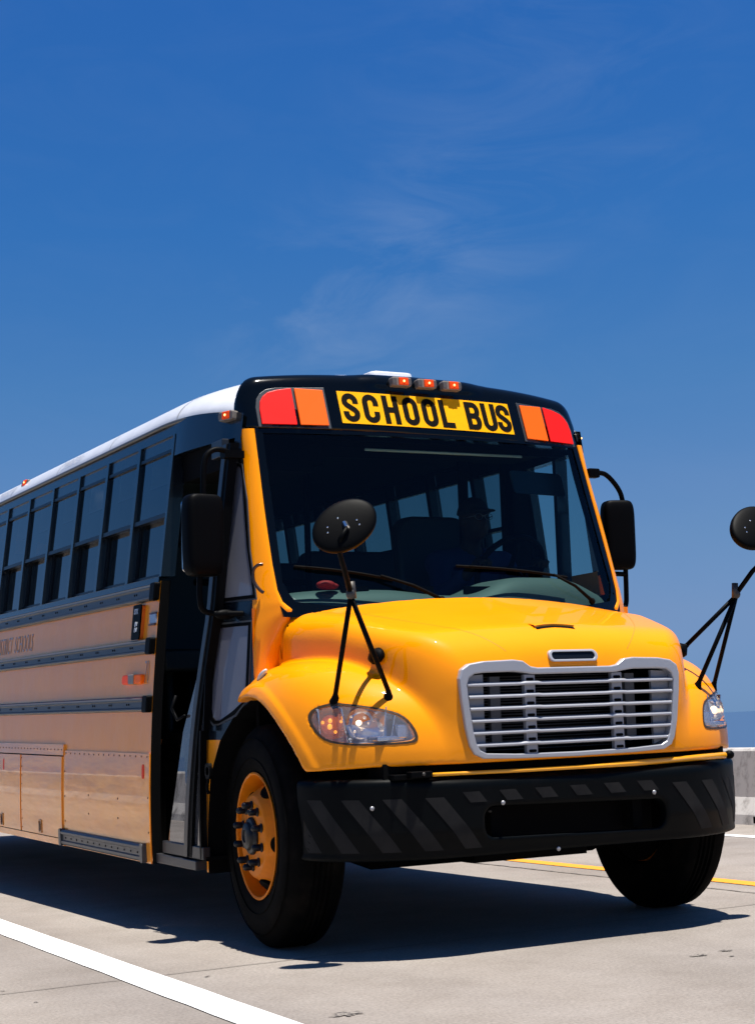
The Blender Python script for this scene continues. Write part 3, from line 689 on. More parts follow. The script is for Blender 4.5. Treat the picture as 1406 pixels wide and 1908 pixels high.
def cowlf(x, y, z):
    a = np.abs(x); f = hoodf(x, y, z) + .0035
    f = smax(f, ysplit(a) + .004 - y, .004); f = smax(f, y - 1.14, .01); f = smax(f, .80 - a, .01)
    return smax(f, 1.10 - z, .01)
sdfobj('cowl', cowlf, (-1.06, .86, .97), (1.06, 1.20, 1.60), .0125, YEL, bus)
m = MB()
for s in (-1, 1):
    m.grid(lambda u, v: (s * (.955 + .10 * u), 1.085 - .02 * u + .004, 1.10 + .40 * v), 4, 4)
m.build('cowl_side_panel', YEL, bus)
# dark stuff under the hood so openings read black
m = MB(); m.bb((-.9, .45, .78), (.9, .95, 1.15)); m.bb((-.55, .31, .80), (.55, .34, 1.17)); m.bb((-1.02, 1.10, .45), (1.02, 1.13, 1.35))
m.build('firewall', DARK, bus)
def hood_z(x, y, z0=1.7):
    lo, hi = .8, z0
    g = lambda z: float(front_base(np.array([x]), np.array([y]), np.array([z]))[0])
    for _ in range(30):
        mid = (lo + hi) / 2
        if g(mid) < 0: lo = mid
        else: hi = mid
    return (lo + hi) / 2
def hood_y(x, z):
    g = lambda y: float(front_base(np.array([x]), np.array([y]), np.array([z]))[0])
    lo, hi = -.1, .6
    for _ in range(30):
        mid = (lo + hi) / 2
        if g(mid) < 0: hi = mid
        else: lo = mid
    return (lo + hi) / 2
# hood air slit
m = MB(); P = [(x, .172 + .012 * (1 - (x / .1) ** 2)) for x in np.linspace(-.1, .1, 13)]
V = []; 
for x, y in P: V += [(x, y - .006, hood_z(x, y - .006) + .002), (x, y + .010, hood_z(x, y + .010) + .0025)]
m.add(V, [(2 * i, 2 * i + 1, 2 * i + 3, 2 * i + 2) for i in range(12)]); m.build('hood_slit', DARK, bus)
m = MB(); V = []
for x, y in P: V += [(x * 1.05, y + .008, hood_z(x, y + .008) + .011), (x * 1.05, y + .012, hood_z(x, y + .012) + .012), (x * 1.05, y + .06, hood_z(x, y + .06) + .001), (x, y + .010, hood_z(x, y + .01))]
m.add(V, [(4 * i + j, 4 * i + j + 1, 4 * i + j + 5, 4 * i + j + 4) for i in range(12) for j in range(3)] + [(4 * i + 3, 4 * i, 4 * i + 4, 4 * i + 7) for i in range(12)]); m.build('slit_hood', YEL, bus, smooth=True, auto=40)
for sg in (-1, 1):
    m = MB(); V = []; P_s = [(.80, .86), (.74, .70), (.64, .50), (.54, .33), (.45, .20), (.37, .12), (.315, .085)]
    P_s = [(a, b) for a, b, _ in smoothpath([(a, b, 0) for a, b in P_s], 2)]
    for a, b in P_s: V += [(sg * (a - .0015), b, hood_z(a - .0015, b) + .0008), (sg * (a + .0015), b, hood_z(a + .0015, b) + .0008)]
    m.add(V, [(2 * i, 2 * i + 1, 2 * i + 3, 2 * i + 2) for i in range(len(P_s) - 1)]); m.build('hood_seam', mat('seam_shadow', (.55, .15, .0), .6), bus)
# oval badge, blank
def yq(x, z): return hood_y(x, z)
yb = hood_y(0, 1.226)
m = MB(); o1 = rrect(-.118, .134, 1.201, 1.253, .025, 8); o2 = rrect(-.103, .119, 1.211, 1.243, .015, 8)
m.ring(o1, o2, lambda x, z: (x, hood_y(x, z) - .014, z), lambda x, z: (x, hood_y(x, z) + .01, z)); bg_ = m.build('badge', SILV, bus, bevel=.003)
m = MB(); m.plate(o2, lambda x, z: (x, hood_y(x, z) - .006, z), lambda x, z: (x, hood_y(x, z) + .01, z)); m.build('badge_face', mat('badge_face', (.004, .006, .010), .3, spec=.2), bg_)

# ---- grille
GO = [(0, 1.178), (.19, 1.178), (.225, 1.184), (.262, 1.208), (.31, 1.214), (.45, 1.210), (.52, 1.200), (.556, 1.178), (.568, 1.14), (.562, 1.06), (.545, .93), (.528, .86), (.508, .826), (.465, .806), (.30, .800), (0, .797)]
GI = [(0, 1.150), (.19, 1.150), (.225, 1.152), (.262, 1.158), (.31, 1.163), (.45, 1.162), (.495, 1.158), (.522, 1.142), (.533, 1.11), (.528, 1.05), (.512, .93), (.498, .873), (.480, .842), (.45, .828), (.30, .820), (0, .817)]
def mirr(P): return P + [(-a, b) for a, b in P[-2:0:-1]]
def gy(x, z): return .046 + .03 * np.clip(1 - z, 0, 1) + .05 * x * x
m = MB(); m.ring(mirr(GO), mirr(GI), lambda x, z: (x, gy(x, z) - .012, z), lambda x, z: (x, gy(x, z) + .05, z)); grille = m.build('grille', SILV, bus, bevel=.006, seg=3)
for k in range(6):
    zc = 1.113 - k * .0502; hw = float(np.interp(zc, [.86, 1.12], [.505, .530]))
    m = MB(); segs = 25
    def sf(u, v):
        x = -hw + 2 * hw * u; a = 2 * PI * v; br = .006 * (abs(abs(x) - .225) < .038)
        return (x, gy(x, zc) + .006 + .016 * math.sin(a) - br, zc + .0088 * math.cos(a) + .002 * math.sin(a) + br * .3)
    m.grid(sf, 51, 11); m.build('slat', SILV, grille, smooth=True)
for s in (-1, 1):
    m = MB(); m.bb((s * .198, .050, .818), (s * .252, .075, 1.150)); br = m.build('bracket', GPLATE, grille, bevel=.003)
    m = MB()
    for k in range(7): m.plate(rrect(s * .225 - .019, s * .225 + .019, 1.130 - k * .0502 - .006, 1.130 - k * .0502 + .006, .006, 4), lambda x, z: (x, .0485, z), lambda x, z: (x, .06, z))
    m.build('slots', INK, br)
    m = MB(); m.plate([(s * a, b) for a, b in ((.435, 1.155), (.525, 1.150), (.528, 1.05), (.510, .93), (.49, .85), (.435, .830))], lambda x, z: (x, .085, z), lambda x, z: (x, .10, z)); m.build('side_plate', GPLATE, grille)
    m = MB(); m.bb((s * .325, .13, .86), (s * .375, .15, 1.145)); m.build('radiator_bracket', mat('radiator_grey', (.12, .12, .125), .6), grille)
m = MB()
for k in range(26): m.bb((-.44, .25, .83 + k * .0125), (.44, .256, .835 + k * .0125))
m.build('radiator', mat('radiator_core', (.018, .018, .018), .5), grille)

# ---- headlights
def lampY(a, z, off=0): return hood_y(float(a), float(z)) + off
for s in (-1, 1):
    LS = [(hood_y(s * a, z)) for a, z in LAMP]
    cen = (.94, .965)
    m = MB()    # bowl
    V = []; rings = [1.0, .97, .9, .72, .5, .28, .0]; dep = [.004, .035, .075, .095, .10, .10, .10]
    for t, d in zip(rings, dep): V += [(s * (cen[0] + (a - cen[0]) * t), (ly * t + lampY(cen[0] + (a - cen[0]) * t, z) * (1 - t)) + d, cen[1] + (z - cen[1]) * t) for (a, z), ly in zip(LAMP, LS)]
    n = len(LAMP); m.add(V, [(i * n + j, i * n + (j + 1) % n, (i + 1) * n + (j + 1) % n, (i + 1) * n + j) for i in range(len(rings) - 1) for j in range(n)])
    hl = m.build('headlight', mat('reflector_bowl', (.72, .74, .80), .32, metal=.8, bump=(25, .5, .01)), bus, smooth=True, auto=40)
    m = MB(); 
    OUT = [(cen[0] + (a - cen[0]) * 1.035, cen[1] + (z - cen[1]) * 1.07) for a, z in LAMP]
    m.ring(OUT, [(cen[0] + (a - cen[0]) * .985, cen[1] + (z - cen[1]) * .965) for a, z in LAMP], lambda a, z: (s * a, hood_y(s * a, z) - .0025, z), lambda a, z: (s * a, hood_y(s * a, z) + .02, z)); m.build('headlight_rim', mat('rim_dark', (.05, .03, .01), .35), hl)
    m = MB(); NN = 7; V = []
    for t in (1.0, .85, .65, .45, .25, .0):
        V += [(s * (cen[0] + (a - cen[0]) * t), hood_y(s * (cen[0] + (a - cen[0]) * t), cen[1] + (z - cen[1]) * t) + .001, cen[1] + (z - cen[1]) * t) for a, z in LAMP]
    m.add(V, [(i * n + j, i * n + (j + 1) % n, (i + 1) * n + (j + 1) % n, (i + 1) * n + j) for i in range(5) for j in range(n)]); m.build('lens', LENS, hl, smooth=True)
    # main bulb reflector, turn-signal reflector with glints and dividers
    yb_ = lampY(.93, .96) + .05
    m = MB(); m.lathe([(.002, .055), (.03, .05), (.055, .03), (.064, .0)], (s * .925, yb_ - .005, .968), (0, 1, 0), 28); m.build('main_reflector', CHROME, hl, smooth=True)
    m = MB(); m.ell((s * .93, yb_ - .005, .972), (.012, .018, .012), n=12, m=8); m.build('bulb', mat('headlamp_bulb', (1, .8, .6), .3, emis=(1, .72, .42), es=1.5), hl, smooth=True)
    m = MB(); m.lathe([(.002, .040), (.020, .035), (.034, .018), (.040, .0)], (s * 1.018, lampY(1.018, .96) + .050, .968), (-.35 * s, 1, 0), 24); m.build('turn_reflector', mat('warm_reflector', (.85, .68, .50), .2, metal=.9, bump=(60, .6, .004)), hl, smooth=True)
    for da, dz, rr_ in ((0, .018, .009), (.004, -.006, .011), (-.010, -.028, .007), (.022, .012, .007), (-.032, .014, .006)):  # glowing amber dots stand in for glints on the turn reflector
        m = MB(); m.ell((s * (1.022 + da), lampY(1.022 + da, .966 + dz) + .030, .966 + dz), (rr_, .008, rr_ * 1.1), n=12, m=8); m.build('turn_glint', mat('amber_glint', (1, .30, .01), .25, coat=.5, emis=(1, .36, .01), es=.75), hl, smooth=True)
    for da, dz, rr_ in ((-.035, .030, .006), (.028, .024, .008), (.012, -.024, .006), (-.02, -.032, .007), (.045, .002, .005)):  # glowing warm dots stand in for bulb glints on the main reflector
        m = MB(); m.ell((s * (.925 - da), yb_ + .005, .968 + dz), (rr_, .006, rr_), n=10, m=6); m.build('reflector_glint', mat('warm_glint', (.95, .85, .70), .12, metal=.8, emis=(1, .75, .5), es=.22), hl, smooth=True)
    m = MB()
    for (a, tilt) in ((.982, .012), (1.055, .004), (.845, -.01), (.815, -.012)):
        yy = lampY(a, .96) + .012; m.add([(s * (a + tilt), yy + .012, 1.035 if a > .83 else 1.0), (s * (a - tilt), yy + .012, .895), (s * (a - tilt), yy + .10, .895), (s * (a + tilt), yy + .10, 1.035 if a > .83 else 1.0), (s * (a + tilt + .005), yy + .012, 1.035 if a > .83 else 1.0), (s * (a - tilt + .005), yy + .012, .895), (s * (a - tilt + .005), yy + .10, .895), (s * (a + tilt + .005), yy + .10, 1.035 if a > .83 else 1.0)], [(0, 1, 2, 3), (4, 7, 6, 5), (0, 4, 5, 1)])
    m.build('divider', CHROME, hl)
    m = MB(); m.bb((s * .775, lampY(.79, .9) + .03, .895), (s * .90, lampY(.9, .9) + .075, .915)); m.bb((s * .76, lampY(.77, .9) + .03, .905), (s * .81, lampY(.81, .9) + .05, .96)); m.build('lower_reflector', mat('blue_chrome', (.5, .56, .68), .2, metal=.9), hl, bevel=.004)

# little clear side marker on the fender
m = MB(); zt_ = hood_z(-1.075, .93, 1.5); R_ = Matrix.Rotation(-.5, 3, 'X') @ Matrix.Rotation(-.5, 3, 'Y'); m.ell((-1.075, .925, zt_ + .004), (.020, .052, .014), R_, 16, 10); m.build('fender_marker_light', mat('clear_marker', (.6, .59, .55), .2, coat=.7), bus, smooth=True)

# ---- bumper
def bumpf(x, y, z):
    a = np.abs(x)
    q = np.clip(a - .52, 0, 9) / .60; yy = np.clip(.53 - y, 0, 9) / (.48 - .03 * np.clip((.52 - z) / .1, 0, 1))
    o = (np.sqrt(q ** 2 + yy ** 2 + 1e-9) - 1) * .42
    o = smax(o, z - (.718 + .025 * np.clip((y - .03) / .1, 0, 1)), .03)
    # lower lip turns out a little
    o = o - .005 * np.clip((.435 - z) / .02, 0, 1)
    o = smax(o, .408 - z, .02)
    o = smax(o, y - .505, .01)
    i = np.sqrt((np.clip(a - .52, 0, 9) / .565) ** 2 + (np.clip(.53 - y, 0, 9) / .42) ** 2 + 1e-9) - 1
    o = smax(o, -np.maximum(i * .38, -np.where(z < .66, 1.0, -1.0) * .05), .008)
    sl = np.maximum(np.abs(x) - .455 + .05, np.abs(z - .552) - .068 + .05)
    qx = np.maximum(np.abs(x + .005) - .415, 0); qz = np.maximum(np.abs(z - .538 + .022 * x) - .013, 0); sl = np.sqrt(qx * qx + qz * qz) - .05
    return smax(o, -np.maximum(sl, y - .3), .012)
bumper = sdfobj('bumper', bumpf, (-1.18, -.01, .36), (1.18, .54, .77), .0115, BUMP, bus)
def bump_y(x, z):
    g = lambda y: float(bumpf(np.array([x]), np.array([y]), np.array([z]))[0]); lo, hi = -.02, .49
    zz = z
    for k in range(60):
        y = lo + (hi - lo) * k / 59
        if g(y) < 0: hi2 = y; lo2 = y - (hi - lo) / 59; break
    else: return .49
    for _ in range(12):
        mid = (lo2 + hi2) / 2
        if g(mid) < 0: hi2 = mid
        else: lo2 = mid
    return hi2
def bpath(sarc):   # point on the bumper front by arc length from the middle
    s = 1 if sarc >= 0 else -1; sa = abs(sarc)
    return s, sa
arcx = [0.0]; xs_ = np.concatenate([np.linspace(0, .9, 40), np.linspace(.91, 1.117, 60)]); ysb = [bump_y(x + 0, .64) for x in xs_]
for i in range(1, len(xs_)): arcx.append(arcx[-1] + math.hypot(xs_[i] - xs_[i - 1], ysb[i] - ysb[i - 1]))
def x_of(sa): s = 1 if sa >= 0 else -1; return s * float(np.interp(abs(sa), arcx, xs_))
smax_arc = arcx[-1] - .03
for k in range(-8, 9):
    m = MB()
    c0 = k * .176 + .055
    zt_, zb_ = .660, .445
    nz = 8
    if abs(c0 + .1) < .52:
        zb_ = .632; zt_ = .676
        if abs(c0) > .40 : pass
    V = []
    for i in range(nz + 1):
        z = zt_ + (zb_ - zt_) * i / nz; c = c0 - .10 + .20 * (.672 - z) / .24
        for d in (0, .027, .054, .08):
            sa = max(-smax_arc, min(smax_arc, c + d)); x = x_of(sa); V.append((x, bump_y(x, z) - .0022, z))
    if abs(c0) > smax_arc + .08: continue
    m.add(V, [(4 * i + j, 4 * i + j + 1, 4 * i + j + 5, 4 * i + j + 4) for i in range(nz) for j in range(3)]); m.build('hazard_stripe', STRIPE, bumper, smooth=True)
for (x, z) in ((-.385, .622), (.392, .622), (-.93, .625), (-.10, .412)): m = MB(); m.ell((x, bump_y(x, z) - .004, z), (.010, .006, .010), n=14, m=8); m.build('bolt', mat('zinc_bolt', (.35, .35, .36), .4, metal=.5), bumper, smooth=True)
m = MB(); m.bb((-.50, .22, .44), (.50, .25, .66)); m.bb((-.39, .14, .47), (-.34, .24, .60)); m.bb((.34, .14, .47), (.39, .24, .60)); m.build('tow_recess', DARK, bumper)
m = MB()
for (x, z) in ((-.40, .585), (.33, .597)): m.ell((x, .13, z), (.010, .006, .006), n=10, m=6)
m.build('tow_bolts', STEEL, bumper, smooth=True)
# crossing gate arm on top of the bumper
m = MB(); m.tube([(-.70, .085, .752), (-.3, .058, .750), (.1, .052, .750), (.3, .062, .752), (.84, .10, .762)], [.008, .008, .009, .013, .014], 10); ga = m.build('crossing_arm', mat('arm_yellow', (.85, .36, .01), .3, coat=.5), bus, smooth=True)
m = MB(); m.ell((.865, .10, .763), (.024, .022, .020), n=14, m=8); m.build('arm_knob', PLAST, ga, smooth=True)
m = MB(); m.bb((-.80, .07, .742), (-.70, .12, .768)); m.bb((-.86, .11, .735), (-.66, .2, .758)); m.build('arm_hinge', PLAST, ga, bevel=.004)
m = MB(); m.ell((-.745, .066, .757), (.008, .005, .008), n=10, m=6); m.build('hinge_bolt', STEEL, ga, smooth=True)
# dark apron between bumper and hood
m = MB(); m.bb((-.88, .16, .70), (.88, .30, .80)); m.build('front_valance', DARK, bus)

# ---- wheels
def wheel(xo, s, y, dual=False):     # xo: outer face, s: side
    w = bpy.data.objects.new('wheel', None); col.objects.link(w); w.parent = bus; w.location = (s * xo, y, .486); w.scale = (.955, .955, .955)
    if not dual and y < 3: w.rotation_euler = (0, 0, math.radians(-5))
    w.empty_display_size = .1
    ax = (s, 0, 0)
    tw = .27
    prof_ = [(.280, -.02), (.292, -.006), (.33, .006), (.38, .012), (.425, .008), (.455, -.004), (.478, -.018), (.497, -.032), (.506, -.045), (.510, -.075)]
    tr = []
    for k, h in enumerate(np.linspace(-.085, -tw + .085, 9)): tr += [(.511 if k % 2 == 0 else .5005, h - .005), (.511 if k % 2 == 0 else .5005, h + .0 - .011)]
    prof2 = [(r, -tw - h) for r, h in prof_[::-1]]
    m = MB(); m.lathe(prof_ + tr + prof2, (0, 0, 0), ax, 72)
    # sidewall ribs
    m.lathe([(.445, .003), (.447, .007), (.451, .003)], (0, 0, 0), ax, 72); m.lathe([(.352, .010), (.354, .014), (.358, .011)], (0, 0, 0), ax, 72)
    t = m.build('tyre', RUBBER, w, smooth=True, auto=50)
    m = MB()
    m.lathe([(.289, -.004), (.292, .002), (.286, .006), (.278, .002), (.274, -.02), (.270, -.07), (.262, -.10), (.250, -.085), (.19, .010), (.180, .016), (.085, .018), (.085, -.02)], (0, 0, 0), ax, 64)
    m.lathe([(.282, -.02), (.27, -.24), (.05, -.24)], (0, 0, 0), ax, 48)
    rim = m.build('rim', ORIM, w, smooth=True, auto=30)
    for k in range(5):
        a = 2 * PI * (k + .5) / 5 + .12; c = Vector((0, math.cos(a), math.sin(a))) * .224; nrm = Vector((s * .5, math.cos(a) * .55, math.sin(a) * .55)).normalized()
        m = MB(); m.lathe([(.0005, .012), (.040, .012), (.042, -.01)], c + Vector((s * -.036, 0, 0)), nrm, 20); m.build('hand_hole', DARK, w)
    m = MB(); m.lathe([(.0005, -.105), (.262, -.105), (.268, -.26), (.0005, -.26)], (0, 0, 0), ax, 40); m.build('brake_drum', DARK, w)
    m = MB(); m.lathe([(.086, .0), (.086, .026), (.080, .034), (.066, .038), (.060, .050), (.048, .056), (.030, .058), (.028, .052), (.002, .052)], (0, 0, 0), ax, 32); m.build('hub', mat('hub_black', (.006, .006, .007), .4, spec=.3), w, smooth=True, auto=35)
    for k in range(10):
        a = 2 * PI * (k + .5) / 10; c = Vector((0, math.cos(a) * .140, math.sin(a) * .140))
        m = MB(); m.lathe([(.021, .012), (.021, .022), (.016, .026), (.016, .056), (.013, .062), (.007, .066), (.0005, .067)], c, ax, 10)
        m.build('lug_nut', mat('nut_black', (.005, .0055, .008), .35, spec=.25), w, smooth=True, auto=35)
    return w
wheel(1.115, -1, .945); wheel(1.150, 1, .885)
wheel(1.16, -1, 7.35); wheel(1.16, 1, 7.35)
# wheel housings, axle, underbody
for s in (-1, 1):
    m = MB()
    def wf(u, v):
        a = math.radians(0 + 180 * u); return (s * (.80 + (.24 if math.cos(a) > 0 else .24) * v), max(.955 + .592 * math.cos(a), .4), .502 + .592 * math.sin(a))
    m.grid(lambda u, v: (lambda p: (p[0], min(p[1], 1.38), p[2]))(wf(u, v)), 24, 2)
    m.bb((s * .79, .42, .62), (s * .80, 1.4, 1.13)); pass
    m.build('wheel_housing', DARK, bus, smooth=False)
m = MB(); m.tube([(-1.0, .85, .48), (-.8, .85, .44), (-.6, .85, .36), (.6, .85, .36), (.8, .85, .44), (1.0, .85, .48)], .055, 10)
m.bb((-.47, .2, .42), (-.40, 9.8, .66)); m.bb((.40, .2, .42), (.47, 9.8, .66)); m.bb((-.30, .45, .34), (.30, 1.7, .80)); m.bb((-.55, .40, .385), (.2, .6, .42))
m.bb((-1.0, 2.4, .32), (-.5, 3.3, .7)); m.bb((.5, 2.6, .32), (1.0, 4.3, .7)); m.tube([(-1, 7.35, .5), (1, 7.35, .5)], .09, 10); m.bb((-.5, 6.9, .3), (.5, 9.9, .7))
m.build('chassis', DARK, bus)

# ---- entry door
dz0, dz1 = .36, 2.33
def dX(y, z, o=0): return -(SX(y, z) + o)
m = MB(); m.bb((-1.218, 1.425, .305), (-1.12, 1.96, .350)); m.bb((-1.18, 1.425, .350), (-1.02, 1.965, .358)); m.build('door_sill', mat('sill_grey', (.045, .045, .048), .4, metal=.4), bus, bevel=.006)
# centre post and leading bars
def dpost(y0, y1, o0, o1, mm, name, parent, z0=.36, z1=2.30, lean=0.0):
    m = MB(); zs = np.linspace(z0, z1, 24)
    for (ya, oa, yb2, ob) in ((y0, o0, y1, o0), (y1, o0, y1, o1), (y0, o1, y0, o0)):
        m.grid(lambda u, v: (lambda z, y, o: (dX(1.6, z, o), y + lean * (float(np.interp(z, [.36, 1.0, 1.5, 2.3], [-.03, -.14, -.255, -.27]))), z))(zs[int(round(v * 23))], ya + (yb2 - ya) * u, oa + (ob - oa) * u), 2, 24)
    return m.build(name, mm, parent, smooth=True, auto=30)
DFR = mat('door_frame_paint', (.012, .013, .015), .4, coat=.12)
door = dpost(1.575, 1.620, .010, -.04, DFR, 'entry_door', bus, lean=1)
dpost(1.535, 1.575, .004, -.04, PLAST, 'rubber_seal', door, lean=1); 
dpost(1.376, 1.396, .002, -.03, PLAST, 'door_stile', door, z1=.95); dpost(1.340, 1.352, .002, -.03, PLAST, 'rubber_seal', door, z0=.95)
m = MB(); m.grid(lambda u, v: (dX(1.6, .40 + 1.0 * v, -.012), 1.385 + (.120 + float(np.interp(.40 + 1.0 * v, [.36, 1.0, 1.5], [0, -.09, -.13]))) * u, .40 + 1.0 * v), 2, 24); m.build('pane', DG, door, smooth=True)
m = MB()
for (za, zb) in ((.356, .415), (2.25, 2.335)):
    m.bb((dX(1.6, za, .002), 1.36, za), (dX(1.6, za, -.035), 1.90 if za < 1 else 1.50, zb))
m.build('door_rail', DFR, door, bevel=.004)
# made-up wedge pane, cut to the outline of a slanted reflection
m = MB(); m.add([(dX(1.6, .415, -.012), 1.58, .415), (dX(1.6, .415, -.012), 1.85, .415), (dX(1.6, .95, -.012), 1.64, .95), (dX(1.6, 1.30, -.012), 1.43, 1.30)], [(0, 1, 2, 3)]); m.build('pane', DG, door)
m = MB(); m.tube([(-1.19, 1.60, 1.02), (-1.19, 1.70, 1.0), (-1.20, 1.75, 1.06), (-1.18, 1.74, 1.12)], .008, 8); m.build('door_handle', PLAST, door, smooth=True)
# steps inside, dark
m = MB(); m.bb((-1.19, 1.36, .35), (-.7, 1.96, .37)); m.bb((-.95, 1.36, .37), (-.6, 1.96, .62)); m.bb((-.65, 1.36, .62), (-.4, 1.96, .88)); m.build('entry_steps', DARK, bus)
m = MB(); m.ring(rrect(-.030, .030, -.02, .02, .019, 6), rrect(-.018, .018, -.010, .010, .009, 6), lambda a, b: (-1.20, 1.30 + a, .765 + b * 1.8), lambda a, b: (-1.185, 1.30 + a, .765 + b * 1.8)); m.tube([(-1.195, 1.30, .73), (-1.20, 1.305, .69), (-1.195, 1.30, .66)], .008, 8); m.build('tow_eye', PLAST, bus)

# ---- interior
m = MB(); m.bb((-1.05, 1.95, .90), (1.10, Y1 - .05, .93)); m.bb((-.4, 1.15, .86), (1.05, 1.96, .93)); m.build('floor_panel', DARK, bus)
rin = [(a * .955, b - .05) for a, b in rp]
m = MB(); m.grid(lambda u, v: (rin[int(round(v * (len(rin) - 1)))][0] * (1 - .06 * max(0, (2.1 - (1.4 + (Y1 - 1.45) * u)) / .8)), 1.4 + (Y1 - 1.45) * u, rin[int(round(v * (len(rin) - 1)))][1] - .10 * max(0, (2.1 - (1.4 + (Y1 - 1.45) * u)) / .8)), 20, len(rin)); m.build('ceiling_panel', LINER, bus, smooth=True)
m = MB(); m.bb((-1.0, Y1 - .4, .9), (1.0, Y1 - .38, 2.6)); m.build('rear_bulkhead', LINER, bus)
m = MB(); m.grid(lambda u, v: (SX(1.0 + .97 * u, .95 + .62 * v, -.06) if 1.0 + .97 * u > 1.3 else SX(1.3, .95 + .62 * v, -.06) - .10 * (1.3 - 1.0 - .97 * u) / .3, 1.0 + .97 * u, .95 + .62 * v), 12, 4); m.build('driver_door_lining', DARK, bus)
m = MB(); m.bb((-1.035, 1.42, 2.20), (-.55, 1.95, 2.338)); m.bb((-.55, 1.42, 2.24), (-.50, 1.95, 2.5)); m.build('door_top_blackout', DARK, bus)  # black boxes added so the top of the door opening stays dark
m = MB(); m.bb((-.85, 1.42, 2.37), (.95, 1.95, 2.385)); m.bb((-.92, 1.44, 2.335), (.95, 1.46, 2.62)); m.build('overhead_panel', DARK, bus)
m = MB(); m.tube([(-.32, 1.31, 2.305), (.60, 1.31, 2.305)], .007, 8); m.build('cap_light_strip', mat('strip_grey', (.5, .55, .52), .4), bus, smooth=True)
def seat(x, y, w=.86, col_=SEAT):
    m = MB(); m.plate(rrect(-w / 2, w / 2, 1.30, 1.98, .09, 5), lambda a, b: (x + a, y + .02 + (b - 1.3) * .12, b), lambda a, b: (x + a, y + .12 + (b - 1.3) * .12, b)); m.bb((x - w / 2, y - .38, 1.25), (x + w / 2, y + .05, 1.37)); m.bb((x - w / 2 + .05, y - .3, .93), (x - w / 2 + .09, y, 1.26)); m.bb((x + w / 2 - .09, y - .3, .93), (x + w / 2 - .05, y, 1.26))
    return m.build('passenger_seat', col_, bus, bevel=.02, smooth=True, auto=40)
s0 = seat(-.58, 2.75); 
for k in range(8):
    for x in (-.58, .58):
        if k == 0 and x < 0: continue
        c = s0.copy(); col.objects.link(c); c.parent = bus; c.location = (x + .58, k * .80 + (.25 if x > 0 else 0), 0)
m = MB(); m.plate(rrect(.35, .85, 1.30, 2.10, .12, 5), lambda a, b: (a, 2.14 + (b - 1.3) * .15, b), lambda a, b: (a, 2.24 + (b - 1.3) * .15, b)); m.bb((.36, 1.75, 1.24), (.84, 2.2, 1.36)); m.bb((.45, 1.85, .93), (.75, 2.15, 1.25)); m.build('driver_seat', SEAT, bus, bevel=.02, smooth=True, auto=40)
m = MB(); m.tube([(.93, 2.02, .93), (.93, 2.02, 2.6)], .022, 8); m.tube([(-.30, 2.05, .93), (-.30, 2.05, 2.6)], .018, 8); m.tube([(-.30, 2.05, 1.7), (-.95, 2.05, 1.7)], .018, 8); m.build('stanchion', PLAST, bus, smooth=True)
m = MB(); m.bb((.62, 1.98, 1.60), (.67, 2.01, 2.5)); m.bb((.95, 1.95, 1.6), (1.05, 2.03, 2.5)); m.build('cab_post', PLAST, bus)
# sun visor
m = MB(); m.plate(rrect(.50, .86, 2.10, 2.225, .02, 3), lambda a, b: (a, WY(a, b) + .13, b), lambda a, b: (a, WY(a, b) + .14, b)); m.build('sun_visor', mat('visor_tint', (.008, .014, .015), .3), bus)
# dashboard
def dashf(x, y, z):
    zt = 1.555 + .095 * np.exp(-((x - .50) / .34) ** 4) + .03 * np.exp(-((x + .55) / .35) ** 4)
    f = smax(z - zt, (WY(x, z) + .05) - y, .10)
    f = smax(f, y - (1.36 + 0 * x), .06); f = smax(f, np.abs(x) - .92, .05)
    return smax(f, 1.15 - z, .02)
dash = sdfobj('dashboard', dashf, (-.98, .78, 1.1), (.98, 1.42, 1.72), .022, DASH, bus, newton=3)
m = MB()
for x in (-.55, -.2, .12, .5): m.bb((x - .07, 1.01, 1.562), (x + .07, 1.035, 1.60))
m.build('air_vents', DARK, dash)
# steering wheel
R_ = Matrix.Rotation(-.95, 3, 'X'); m = MB(); pts = [Vector((.62, 1.50, 1.73)) + R_ @ Vector((.195 * math.cos(a), .195 * math.sin(a), 0)) for a in np.linspace(0, 2 * PI, 33)]
m.tube(pts, .017, 10, cap=False); c0 = Vector((.62, 1.50, 1.73)); st = m.build('steering_wheel', PLAST, bus, smooth=True)
m = MB(); m.tube([c0 + R_ @ Vector((-.19, 0, 0)), c0, c0 + R_ @ Vector((.19, 0, 0))], .014, 8); m.tube([c0, c0 + R_ @ Vector((0, -.19, 0))], .014, 8); m.tube([c0, c0 + R_ @ Vector((0, 0, -.45))], .03, 10); m.build('steering_column', PLAST, st, smooth=True)

# ---- wipers
def wpt(x, z, o=.02): return Vector((x, WY(x, z) - o, z))
for piv, b0, b1, j in (((-.17, 1.525), (-.86, 1.690), (-.40, 1.620), (-.47, 1.640)), ((.735, 1.520), (-.05, 1.690), (.60, 1.640), (.50, 1.652))):
    m = MB(); m.tube([wpt(*piv, .012), wpt(piv[0] * .5 + j[0] * .5, piv[1] * .5 + j[1] * .5 + .008, .04), wpt(j[0], j[1], .03)], [.010, .008, .006], 8); m.ell(wpt(*piv, .008), (.018, .014, .018), n=12, m=6)
    w_ = m.build('wiper', INK, bus, smooth=True)
    m = MB(); P = [wpt(b0[0] + (b1[0] - b0[0]) * t, b0[1] + (b1[1] - b0[1]) * t + .008 * math.sin(PI * t), .008) for t in np.linspace(0, 1, 9)]; m.tube(P, .007, 6); P2_ = [wpt(b0[0] + (b1[0] - b0[0]) * t, b0[1] + (b1[1] - b0[1]) * t + .008 * math.sin(PI * t), .022) for t in np.linspace(.1, .9, 7)]; m.tube(P2_, .005, 6)
    m.build('wiper_blade', INK, w_, smooth=True)

